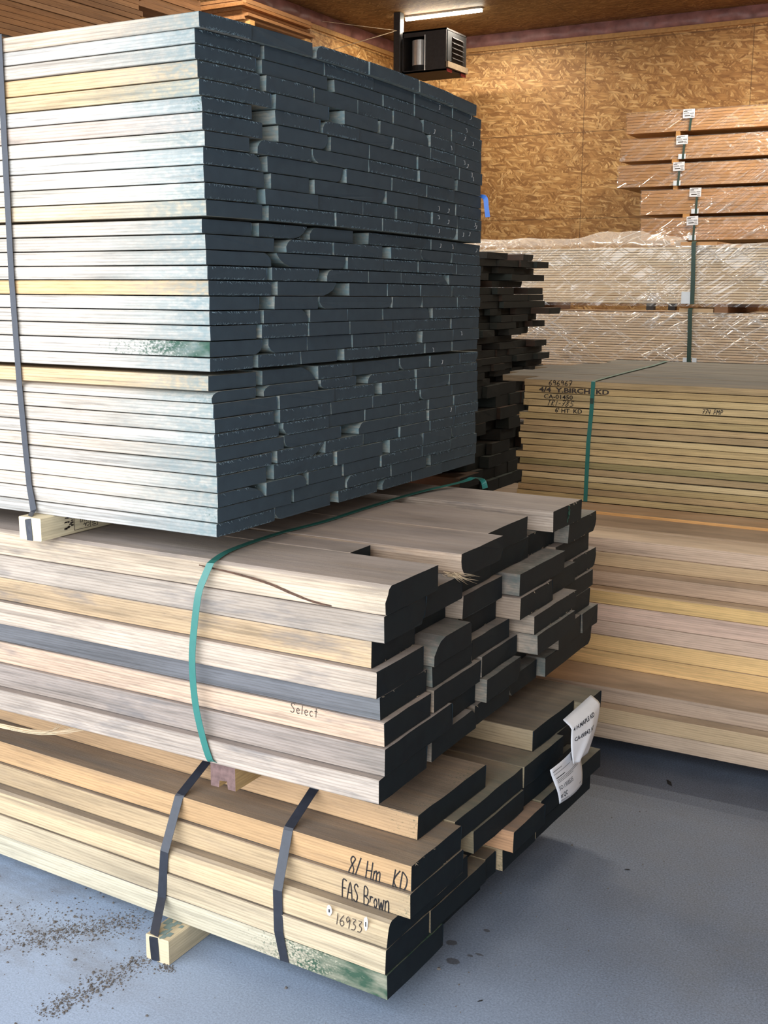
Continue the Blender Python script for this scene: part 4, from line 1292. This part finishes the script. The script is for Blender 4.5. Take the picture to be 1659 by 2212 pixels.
for k, (w, jx) in enumerate(((.19, -.05), (.16, -.10), (.2, -.06), (.17, -.13), (.19, -.02), (.2, .06), (.17, .03))):
    me = board_mesh('birch_board', 2.75, w, bh - 0.0018, MB_, sgn=1, seed=8100 + k, nseg=10)
    lumber('birch_board', me, (-1.93 + jx, yy, zb1 - bh + RNG.uniform(-0.001, 0.001)), tint((168, 150, 122), 5, 0.0), 'dusty grey board on top of the birch bundle, %s back from its front edge' % nth(k + 2), 'boards of the birch bundle')
    yy += w + 0.003
for k, x in enumerate((-1.5, 0.4)):
    bearer(x, x + 0.09, 4.72, 5.85, 0.0, zb1 - bh - 0.0005, lin(170, 150, 120), '%s cribbing block inside the birch bundle' % ('hidden', 'far')[k], group='cribbing inside the birch bundle', name='cribbing_block')
def bx(X):
    return X + 1.868


def on_birch(r, X, zr):
    o = birch[r]
    return (X - o.location.x, 0, zr * bh)


handwriting('696967', 0.021, M['ink'], birch[1], on_birch(1, -1.703, 0.12), pen=0.0030, gap=0.2, wid=1.1)
lettering('4/4  Y.BIRCH  KD', 0.026, M['inkfade'], birch[2], (bx(-1.742) - (birch[2].location.x + 1.868), -0.0006, 0.004), FRONT, bold=0.0010, sx=1.50)
lettering('CA-01450', 0.024, M['ink'], birch[3], (bx(-1.722) - (birch[3].location.x + 1.868), -0.0006, 0.004), FRONT, bold=0.0004, sx=1.22)
handwriting('TR1-785', 0.021, M['ink'], birch[4], on_birch(4, -1.708, 0.1), pen=0.0026, slant=0.3, gap=0.2, wid=1.15)
lettering("6' HT  KD", 0.024, M['ink'], birch[5], (bx(-1.672) - (birch[5].location.x + 1.868), -0.0006, 0.004), FRONT, bold=0.0005, sx=1.12)
handwriting('774 PMP', 0.017, M['ink'], birch[4], on_birch(4, -1.086, 0.12), pen=0.0024, slant=0.2, gap=0.2, wid=0.9)
pts = [(-1.66, 5.80, zb1 + 0.001), (-1.622, 5.777, zb1 + 0.0035), (-1.585, 5.40, zb1 + 0.002), (-1.560, 4.95, zb1 + 0.0015), (-1.535, 4.60, zb1 + 0.0015), (-1.516, 4.384, zb1 + 0.0012), (-1.516, BY - 0.0012, zb1 - 0.002), (-1.519, BY - 0.0015, 1.0), (-1.527, BY - 0.0015, 0.87), (-1.530, BY - 0.0015, zb0)]
o = ribbon('bundle_strap', pts, 0.0165, [M['green_strap']], wdir=(1, 0.02, 0))
tag(o, 'teal strap around the birch bundle with black lettering', 'strap')
mb = MB(); mb.box((-1.526, BY - 0.0035, 1.030), (-1.512, BY - 0.0012, 1.052)); mb.build('strap_seal', [M['dkgreen_strap']], o)

# ---- dark bundle behind the tall bundle: ragged sealed ends
MD = [M['dark'], M['seal3'], M['fuzz']]
rr = random.Random(21)
z = 0.10
bearer(-2.62, -2.53, 4.75, 6.1, 0.0, 0.0995, lin(90, 80, 66), 'dark timber under the dusky ragged bundle', group='timber under the dark bundle')
bearer(-4.2, -4.11, 4.75, 6.1, 0.0, 0.0995, lin(90, 80, 66), 'dark timber under the hidden end of the dusky ragged bundle', group='timber under the dark bundle')
courses = []
while z < 1.0:
    courses.append((z, 0.0585)); z += 0.0600
while z < 1.62:
    courses.append((z, 0.0325)); z += 0.0343
nc = len(courses)
for r, (z, h) in enumerate(courses):
    y = 4.92 + rr.uniform(0, 0.06)
    k = 0
    while y < 5.93:
        w = rr.uniform(0.13, 0.25)
        if y + w > 5.86:
            w = max(0.09, 6.0 + rr.uniform(-0.02, 0.02) - y)
        x = -2.36 - abs(rr.gauss(0, 0.032)) - (rr.uniform(0.1, 0.25) if rr.random() < 0.22 else 0) + (0.03 if y > 5.8 else 0)
        if r == nc - 9 and y > 5.7:
            x = -2.28
        k += 1
        me = board_mesh('dusky_board', 2.2, w, h, MD, seed=9000 + r * 10 + k, nseg=4, wane={'BR': (0.02, h * 0.6)} if rr.random() < 0.15 else None)
        c = tint(rr.choice([(70, 52, 40), (62, 58, 48), (104, 66, 44), (66, 68, 60)]), 6, 0.55)
        lumber('dusky_board', me, (x, y, z), c, 'dark-ended board of the dusky ragged bundle, %s course from its base, %s from the front' % (nth(r + 1), nth(k)), 'boards of the dusky ragged bundle')
        y += w + rr.uniform(0.002, 0.012)

# ---- two clear-wrapped packs of dressed pine
MP = [M['pine'], M['pine'], M['rawfuzz']]
EX0, EX1, EY = -4.75, 0.9, 9.0
def pack(z0, z1, n, x0, x1, y, col, word, gname, th_w=0.12, name='dressed_board', labw='clear-wrapped pine pack'):
    h = (z1 - z0) / n
    for r in range(n):
        w = th_w
        me = board_mesh(name, x1 - x0, w, h - (0.0042 if n > 10 else 0.003), MP, sgn=1, seed=int(9500 + z0 * 1000 + r), nseg=8, rough=0.0003)
        lab = 'board edge in the %s, %s' % (word, 'lowest' if r == 0 else 'topmost' if r == n - 1 else '%s from its top' % nth(n - r))
        lumber(name, me, (x0 + RNG.uniform(-0.004, 0.004), y + RNG.uniform(0, 0.002), z0 + r * h), tint(col, 8, 0.0), lab, gname)


pack(1.367, 1.795, 22, EX0, EX1, EY, (246, 222, 190), 'upper clear-wrapped pine pack', 'boards of the upper wrapped pack')
pack(0.868, 1.296, 22, EX0, EX1, EY, (244, 216, 184), 'lower clear-wrapped pine pack', 'boards of the lower wrapped pack')
h = 0.428 / 22
for zt, word in ((1.795, 'upper'), (1.296, 'lower')):
    y = EY + 0.124
    for k in range(7):
        me = board_mesh('dressed_board', EX1 - EX0, 0.135, h - 0.002, MP, sgn=1, seed=9900 + k + int(zt * 50), nseg=6)
        lumber('dressed_board', me, (EX0, y, zt - h), tint((230, 200, 164), 5, 0.0), 'dressed board on top of the %s wrapped pack, %s back from its front edge' % (word, nth(k + 2)), 'boards of the %s wrapped pack' % word)
        y += 0.139
for zz, nm in ((1.367, 'upper'), ):
    for k, x in enumerate((-4.0, -0.6)):
        bearer(x, x + 0.26, 9.0, 10.1, 1.297, 1.3665, lin(120, 96, 84), 'flat timber between the wrapped packs, %s' % ('hidden end', 'far end')[k], group='timbers between the wrapped packs')
bearer(-2.450, -2.190, 9.0, 10.1, 1.297, 1.330, lin(214, 184, 146), 'flat pale timber with pointed end between the wrapped packs', group='timbers between the wrapped packs')
bearer(-2.180, -2.080, 8.99, 10.1, 1.297, 1.3665, lin(150, 110, 80), 'square timber between the wrapped packs beside the strap', group='timbers between the wrapped packs')
bearer(-2.465, -2.190, 9.0, 10.1, 1.796, 1.828, lin(196, 150, 104), 'flat brown timber on top of the upper wrapped pack', group='timber on the wrapped pack')
for k, x in enumerate((-4.2, -1.9, 0.3)):
    bearer(x, x + 0.12, 9.0, 10.1, 0.0, 0.8675, lin(150, 120, 90), '%s cribbing block under the wrapped packs' % ('hidden', 'middle', 'far')[k], group='cribbing under the wrapped packs', name='cribbing_block')
    bearer(x, x + 0.12, 9.13, 10.1, 0.870, 1.2755, lin(150, 120, 90), '%s cribbing block inside the lower wrapped pack' % ('hidden', 'middle', 'far')[k], group='cribbing inside the lower wrapped pack', name='cribbing_block')
    bearer(x, x + 0.12, 9.13, 10.1, 1.368, 1.774, lin(150, 120, 90), '%s cribbing block inside the upper wrapped pack' % ('hidden', 'middle', 'far')[k], group='cribbing inside the upper wrapped pack', name='cribbing_block')
for (za, zb_, nm) in ((1.362, 1.832, 'upper'), (0.862, 1.333, 'lower')):
    o = ribbon('bundle_strap', [(-2.345, EY - 0.030, za), (-2.350, EY - 0.030, (za + zb_) / 2), (-2.358, EY - 0.030, zb_ - 0.012), (-2.358, EY - 0.004, zb_ + 0.002), (-2.358, EY + 1.0, zb_ + 0.002)], 0.033, [M['dkgreen_strap']], wdir=(1, 0, 0))
    tag(o, 'dark green strap around the %s clear-wrapped pine pack' % nm, 'strap', 'straps on the wrapped packs')
    mb = MB()
    if nm == 'upper':
        mb.box((-2.432, EY - 0.026, za + 0.005), (-2.362, EY - 0.021, za + 0.095))
    else:
        mb.box((-2.395, EY - 0.026, za + 0.005), (-2.350, EY - 0.021, za + 0.095))
        mb.box((-2.325, EY - 0.026, za + 0.005), (-2.290, EY - 0.021, za + 0.095))
    mb.build('corner_card', [M['card']], o)


def hump(X, tab):
    for (a, ha), (b, hb) in zip(tab, tab[1:]):
        if a <= X <= b:
            t = (X - a) / (b - a)
            t = t * t * (3 - 2 * t)
            return ha + (hb - ha) * t
    return 0.0


def wrap(name, x0, x1, y, z0, z1, depth, tab, label, mat, amp=0.007, nx=110, group=None, skirt=0.0):
    mb = MB()
    nf, nt = 14, 12
    rows = nf + nt
    for j in range(rows + 1):
        for i in range(nx + 1):
            X = x0 + (x1 - x0) * i / nx
            if j <= nf:
                t = j / nf
                zz = z0 + (z1 - z0) * t
                d = 0.010 + amp * (0.9 + mnoise.noise(Vector((X * 3.0 + zz * 4, zz * 5, 1.7 + z0)))) + amp * 0.7 * mnoise.noise(Vector((X * 9 - zz * 7, zz * 3, 7.7)))
                P_ = (X, y - d, zz + hump(X, tab) * 0.15 * t ** 6)
            else:
                t = (j - nf) / nt
                bump_ = hump(X, tab) * math.sin(math.pi * min(1, 0.08 + t * 1.25)) ** 0.8 if tab else 0
                P_ = (X, y - 0.012 + depth * t, z1 + 0.004 + max(0, bump_) * (0.85 + 0.3 * mnoise.noise(Vector((X * 4, t * 3, 2.2)))) + 0.004 * mnoise.noise(Vector((X * 12, t * 9, 5))))
            mb.v.append(P_)
    for j in range(rows):
        for i in range(nx):
            a = j * (nx + 1) + i
            mb.f.append((a, a + 1, a + nx + 2, a + nx + 1)); mb.m.append(0)
    o = mb.build(name, [mat], smooth=True)
    tag(o, label, 'wrap', group)
    return o


wrap('plastic_wrap', EX0 - 0.01, EX1 + 0.01, EY, 1.345, 1.800, 0.95, [(-4.8, .07), (-4.1, .095), (-3.5, .085), (-3.15, .165), (-2.83, .150), (-2.75, .08), (-2.61, .10), (-2.46, .012), (-2.2, .012), (-1.9, .02), (-1.6, .06), (-1.2, .03), (1, .03)], 'billowing clear film over the upper pine pack', M['film'], group='clear wraps on the pine packs')
wrap('plastic_wrap', EX0 - 0.01, EX1 + 0.01, EY, 0.850, 1.2965, 0.0, [], 'clear film over the lower pine pack', M['film'], group='clear wraps on the pine packs')

# ---- five high packs against the back wall, on a rack
FY = 13.9
FP = [(3.276, 3.500, -4.52, -3.767, 'topmost'), (2.963, 3.212, -4.58, -3.829, 'second'), (2.665, 2.916, -4.60, -3.872, 'middle'), (2.341, 2.620, -4.305, -3.644, 'fourth'), (2.040, 2.296, -4.295, -3.658, 'lowest')]
fprev = None
for k, (za, zb_, x0, xs, word) in enumerate(FP):
    pack(za, zb_, 7, x0, 0.4, FY, (200, 148, 96), '%s knotty pack high by the back wall' % word, 'boards of the %s high pack' % word, th_w=0.13)
    hh = (zb_ - za) / 7
    for q in range(6):
        me = board_mesh('dressed_board', 0.4 - x0, 0.13, hh - 0.003, MP, sgn=1, seed=9950 + k * 10 + q, nseg=4)
        lumber('dressed_board', me, (x0, FY + 0.136 + q * 0.136, za), tint((200, 150, 90), 6, 0.0), 'board under the %s high pack by the back wall, %s back from its front' % (word, nth(q + 2)), 'boards of the %s high pack' % word)
    for x in (-3.93, -0.9) if k != 3 else (-3.77, -0.9):
        mb = MB(); zt = (FP[k + 1][1] if k < 4 else 1.985)
        bearer(x - 0.03 * (k % 2), x + 0.05, FY, FY + 1.0, zt + 0.0005, za - 0.0005, lin(206, 152, 92), 'timber under the %s high pack, %s' % (word, 'beside its strap' if x < -2 else 'far end'), group='timbers under the high packs')
    o = ribbon('bundle_strap', [(xs, FY - 0.016, za - 0.004), (xs + 0.008 * (1 if k < 3 else 0.3), FY - 0.016, (za + zb_) / 2), (xs, FY - 0.016, zb_ + 0.002), (xs, FY + 0.02, zb_ + 0.004)], 0.024, [M['dkgreen_strap']], wdir=(1, 0, 0))
    tag(o, 'dark strap round the %s high pack' % word, 'strap', 'straps on the high packs')
    if k:
        mb = MB(); mb.box((xs - 0.055, FY - 0.014, za), (xs - 0.014, FY - 0.012, za + 0.055)); mb.box((xs + 0.014, FY - 0.014, za), (xs + 0.03, FY - 0.012, za + 0.055)); mb.build('corner_card', [M['card']], o)
    # pack label
    mb = MB()
    lx = xs - 0.085 + (0.02 if k == 2 else 0)
    mb.box((0, -0.002, 0), (0.135, 0, 0.100))
    t = mb.build('pack_label', [M['paper']])
    t.location = (lx, FY - 0.0175, zb_ - 0.088)
    t.rotation_euler = (0, RNG.uniform(-0.06, 0.06), 0)
    tag(t, 'white printed label on the strap of the %s high pack' % word, 'label', 'labels on the high packs')
    mb = MB()
    for (a, b, z, hh) in ((.02, .10, .086, .006), (.008, .05, .072, .008), (.008, .07, .056, .004), (.08, .125, .050, .006), (.008, .075, .044, .004), (.02, .085, .020, .012), (.09, .12, .028, .005), (.09, .125, .012, .005)):
        mb.box((a, -0.0026, z), (b, -0.0021, z + hh))
    mb.build('printing', [M['inkfade']], t)
    wrap('plastic_wrap', x0 - 0.01, 0.41, FY, za + 0.002, zb_ + 0.003, 0.25, [(-5, .02), (-4.2, .02), (-4.0, .035), (-3.8, .01), (0.5, .01)] if k == 0 else [], 'thin clear film round the %s high pack' % word, M['film2'], amp=0.002, nx=60, group='films on the high packs')
t = empty('storage_rack', (-4.0, FY, 0))
for x in (-0.2, 3.2):
    for y in (0.05, 1.0):
        mb = MB(); mb.box((x, y, 0), (x + 0.09, y + 0.09, 1.90)); mb.build('post', [M['steel']], t)
    mb = MB(); mb.box((x, 0.0, 1.90), (x + 0.09, 1.15, 1.984)); mb.build('arm', [M['steel']], t)
tag(t, 'steel rack carrying the high packs by the back wall', 'rack')

# ---- heater hung from the ceiling by its post
t = empty('unit_heater', (-7.09, 13.6, 4.14))
mb = MB()   # housing: open front on the left, sheet on the right, louvres on the end
W0, W1, D, H = -0.30, 0.315, 0.58, 0.50
for a, b in (((W0, 0, 0), (W1, D, 0.02)), ((W0, 0, H - 0.02), (W1, D, H)), ((W0, D - 0.02, 0), (W1, D, H)), ((W0, 0, 0), (W0 + 0.015, D, H)), ((0.03, 0, 0), (W1, 0.015, H)), ((W0, 0, H - 0.07), (0.03, 0.015, H)), ((W0, 0, 0), (0.03, 0.015, 0.03))):
    mb.box(a, b)
mb.build('housing', [M['steel']], t)
mb = MB(); mb.box((W0 + 0.015, 0.45, 0.02), (0.05, D - 0.02, H - 0.02)); mb.box((0.05, 0.015, 0.02), (0.06, D - 0.02, H - 0.02)); mb.build('liner', [M['blackm']], t)
mb = MB(); mb.tube([(-0.11, 0.13, 0.10), (-0.11, 0.13, 0.40)], 0.105, 28); mb.build('motor', [M['chrome']], t, smooth=False)
mb = MB(); mb.tube([(-0.11, 0.15, 0.02), (-0.11, 0.15, 0.10)], 0.12, 20); mb.build('fan_hub', [M['blackm']], t)
mb = MB(); mb.tube([(0.022, -0.006, 0.02), (0.022, -0.006, H - 0.06)], 0.008, 8); mb.build('door_rail', [M['chrome']], t)
mb = MB(); mb.box((W1, 0.03, 0.12), (W1 + 0.006, D - 0.03, H - 0.03)); mb.build('outlet', [M['blackm']], t)
for k in range(5):
    mb = MB()
    zz = 0.17 + k * 0.06
    mb.add([(W1 + 0.006, 0.15, zz), (W1 + 0.006, 0.45, zz), (W1 + 0.035, 0.45, zz - 0.02), (W1 + 0.035, 0.15, zz - 0.02), (W1 + 0.006, 0.15, zz + 0.006), (W1 + 0.006, 0.45, zz + 0.006), (W1 + 0.035, 0.45, zz - 0.014), (W1 + 0.035, 0.15, zz - 0.014)],
           [(0, 3, 2, 1), (4, 5, 6, 7), (0, 1, 5, 4), (1, 2, 6, 5), (2, 3, 7, 6), (3, 0, 4, 7)])
    mb.build('louvre', [M['steel']], t)
mb = MB(); mb.box((W1 - 0.01, 0.0, 0.035), (W1 + 0.03, D, 0.105)); mb.build('deflector', [M['tan']], t)
for y in (0.02, 0.42):
    mb = MB(); mb.box((W1 + 0.002, y, -0.012), (W1 + 0.012, y + 0.13, 0.022)); mb.build('decal', [M['red']], t)
mb = MB(); mb.box((-0.318, 0.02, 0.10), (W0 + 0.01, 0.06, 0.16)); mb.box((-0.318, 0.02, 0.36), (W0 + 0.01, 0.06, 0.42)); mb.build('bracket', [M['steel']], t)
tag(t, 'dark boxy unit heater hanging below the lit tube lamp', 'heater')
mb = MB(); mb.box((-7.50, 13.56, 0.0), (-7.405, 13.66, ZC - 0.002), ch=0.006)
tag(mb.build('steel_post', [M['steel']]), 'dark square steel post beside the heater', 'post')
mb = MB(); mb.tube(smooth_path([(-7.45, 13.562, 4.66), (-7.75, 13.2, 4.50), (-8.05, 12.9, 4.36)], 5), 0.004, 5); mb.tube([(-7.45, 13.562, 4.66), (-7.95, 12.6, 4.64)], 0.003, 5)
tag(mb.build('cord', [M['rawfuzz']]), 'thin pale cord tied to the steel post', 'cord')

# ---- racks of lumber along the left wall
MR = [M['piney'], M['piney'], M['rawfuzz']]


def ymesh(name, L, w, h, seed):
    mb = MB()
    rr = random.Random(seed)
    n = 8
    for i in range(n + 1):
        y = L * i / n
        j = lambda: rr.uniform(-0.0012, 0.0012)
        mb.v += [(0 + j(), y, 0), (-w + j(), y, 0), (-w + j(), y, h), (0 + j(), y, h)]
    for i in range(n):
        for k in range(4):
            mb.f.append((i * 4 + k, i * 4 + (k + 1) % 4, i * 4 + 4 + (k + 1) % 4, i * 4 + 4 + k)); mb.m.append(0)
    mb.f += [(3, 2, 1, 0), tuple(n * 4 + k for k in range(4))]; mb.m += [0, 0]
    return mesh_of(name, mb.v, mb.f, MR, mb.m)


def ypile(X, y0, y1, z0, h, n, w, col, word, gname, jy=0.02, cols=1):
    for r in range(n):
        for cidx in range(cols):
            o = link('rack_board', ymesh('rack_board', y1 - y0, w, h - 0.003, int(X * 100) + r * 3 + cidx + 4000))
            o.location = (X - cidx * (w + 0.004) + RNG.uniform(-0.006, 0.004), y0 + RNG.uniform(-jy, jy), z0 + r * h)
            o.color = tint(col, 10, 0.0)
            tag(o, 'brown board of the %s, %s' % (word, 'lowest' if r == 0 else 'topmost' if r == n - 1 else '%s from its top' % nth(n - r)) + (', %s layer in' % nth(cidx + 1) if cidx else ''), 'board', gname)


ypile(-5.5, 3.1, 6.42, 2.90, 0.0335, 17, 0.20, (160, 114, 72), 'long high pile by the wall rack', 'boards of the long high pile', jy=0.03)
ypile(-6.0, 6.75, 7.72, 3.50, 0.045, 8, 0.22, (160, 114, 72), 'short high pile past the long one', 'boards of the short high pile')
for y in (6.22, 3.6):
    mb = MB(); mb.box((0, 0, 0), (1.1, 0.14, 0.075), ch=0.003)
    o = mb.build('bearer', [M['block']]); o.location = (-6.55, y, 2.90 + 17 * 0.0335 + 0.0005); o.color = lin(150, 128, 86)
    tag(o, 'timber on the long high pile, %s' % ('at its visible end' if y > 5 else 'hidden end'), 'timber', 'timbers on the high pile')
for r in range(7):
    o = link('sheet_offcut', ymesh('sheet_offcut', 1.15 - 0.02 * (r % 3), 1.1, 0.026, 6100 + r))
    o.location = (-6.62 + RNG.uniform(-0.05, 0.04), 9.15 + RNG.uniform(-0.03, 0.03), 3.886 + r * 0.0275)
    o.color = tint((164, 114, 68), 8, 0.0)
    tag(o, 'flat tan sheet offcut high by the left wall corner, %s from the pile top'.replace('left ', '') % nth(7 - r), 'sheet', 'sheet offcuts on the high rack')


def rack(loc, L, W, zs, label):
    t = empty('storage_rack', loc)
    for y in (0.1, L - 0.1):
        mb = MB(); mb.box((-W, y - 0.05, 0), (-W + 0.1, y + 0.05, zs - 0.001)); mb.build('post', [M['steel']], t)
        mb = MB(); mb.box((-W, y - 0.04, zs - 0.09), (0.0, y + 0.04, zs - 0.0008)); mb.build('arm', [M['trimw']], t)
        mb = MB(); mb.box((-W * 0.5 - 0.04, y - 0.04, 0), (-W * 0.5 + 0.04, y + 0.04, zs - 0.09)); mb.build('strut', [M['steel']], t)
    return tag(t, label, 'rack', 'racks along the wall')


rack((-5.5, 3.1, 0), 3.3, 1.3, 2.90, 'steel rack under the long high pile')
rack((-6.0, 6.75, 0), 0.97, 1.3, 3.50, 'steel rack under the short high pile')
rack((-6.6, 9.15, 0), 1.15, 1.2, 3.886, 'steel rack under the sheet offcuts')
mb = MB()
rr = random.Random(5)
for k in range(9):
    c = Vector((-8.2, 10.6 + rr.uniform(-0.5, 0.7), 4.78 + rr.uniform(-0.12, 0.03)))
    mb.tube(smooth_path([c + Vector((rr.uniform(-.08, .12), rr.uniform(-.35, .35), rr.uniform(-.10, .06))) for _ in range(5)], 5), 0.007, 4)
tag(mb.build('strapping_tangle', [M['blackm']]), 'black tangle of old strapping under the ceiling by the wall', 'strapping')

# ---- loose dirt on the floor
mb = MB()
rr = random.Random(9)
for k in range(3600):
    if k < 1900:
        t = rr.random()
        x, y = -1.90 + 0.16 * t + rr.gauss(0, 0.03), 1.70 + 0.21 * t + rr.gauss(0, 0.020)
        if rr.random() < 0.35:
            x, y = x - 0.10 + rr.gauss(0, 0.08), y - 0.03 + rr.gauss(0, 0.05)
    elif k < 2900:
        t = rr.random()
        x, y = -1.66 + 0.05 * t + rr.gauss(0, 0.02), 1.53 + 0.26 * t + rr.gauss(0, 0.016)
    elif k < 3050:
        x, y = -1.545 + rr.gauss(0, 0.012), 1.785 + rr.gauss(0, 0.008)
    else:
        x, y = rr.uniform(-2.4, -0.1), rr.uniform(1.4, 3.3)
    s = min(0.0048, rr.lognormvariate(-6.75, 0.55))
    q = [Vector((math.cos(a) * s * rr.uniform(0.6, 1.2), math.sin(a) * s * rr.uniform(0.6, 1.2), 0)) for a in (0, 1.3, 2.5, 3.8, 5.0)]
    c = Vector((x, y, 0.0))
    mb.add([c + p_ for p_ in q] + [c + p_ * 0.6 + Vector((0, 0, s * 0.8)) for p_ in q], [(5, 6, 7, 8, 9)] + [(i, (i + 1) % 5, 5 + (i + 1) % 5, 5 + i) for i in range(5)])
tag(mb.build('dirt_crumbs', [M['dirt']]), 'dry dirt crumbs scattered on the concrete floor', 'dirt', kind='stuff')
for (x, y, a, L, lab) in ((-0.855, 3.305, 2.2, 0.05, 'dark bark chip on the floor near the paper tags'), (-0.80, 2.72, 0.4, 0.018, 'small dark chip on open floor by the low stack'), (-0.895, 2.02, 1.0, 0.016, 'tiny dark chip on the floor beyond the wet spots')):
    mb = MB()
    d = Vector((math.cos(a), math.sin(a), 0)) * L / 2
    nrm = Vector((-d.y, d.x, 0)).normalized() * L * 0.16
    mb.add([(-d.x, -d.y, 0), (-d.x * .3 + nrm.x, -d.y * .3 + nrm.y, 0), (d.x, d.y, 0), (d.x * .2 - nrm.x, d.y * .2 - nrm.y, 0), (0, 0, L * 0.12), (d.x * .4, d.y * .4, L * 0.10)],
           [(0, 3, 4), (3, 2, 5), (3, 5, 4), (2, 1, 5), (1, 4, 5), (1, 0, 4), (0, 1, 2, 3)])
    o = mb.build('bark_chip', [M['blackm']]); o.location = (x, y, 0.0005)
    tag(o, lab, 'chip', 'chips on the floor')
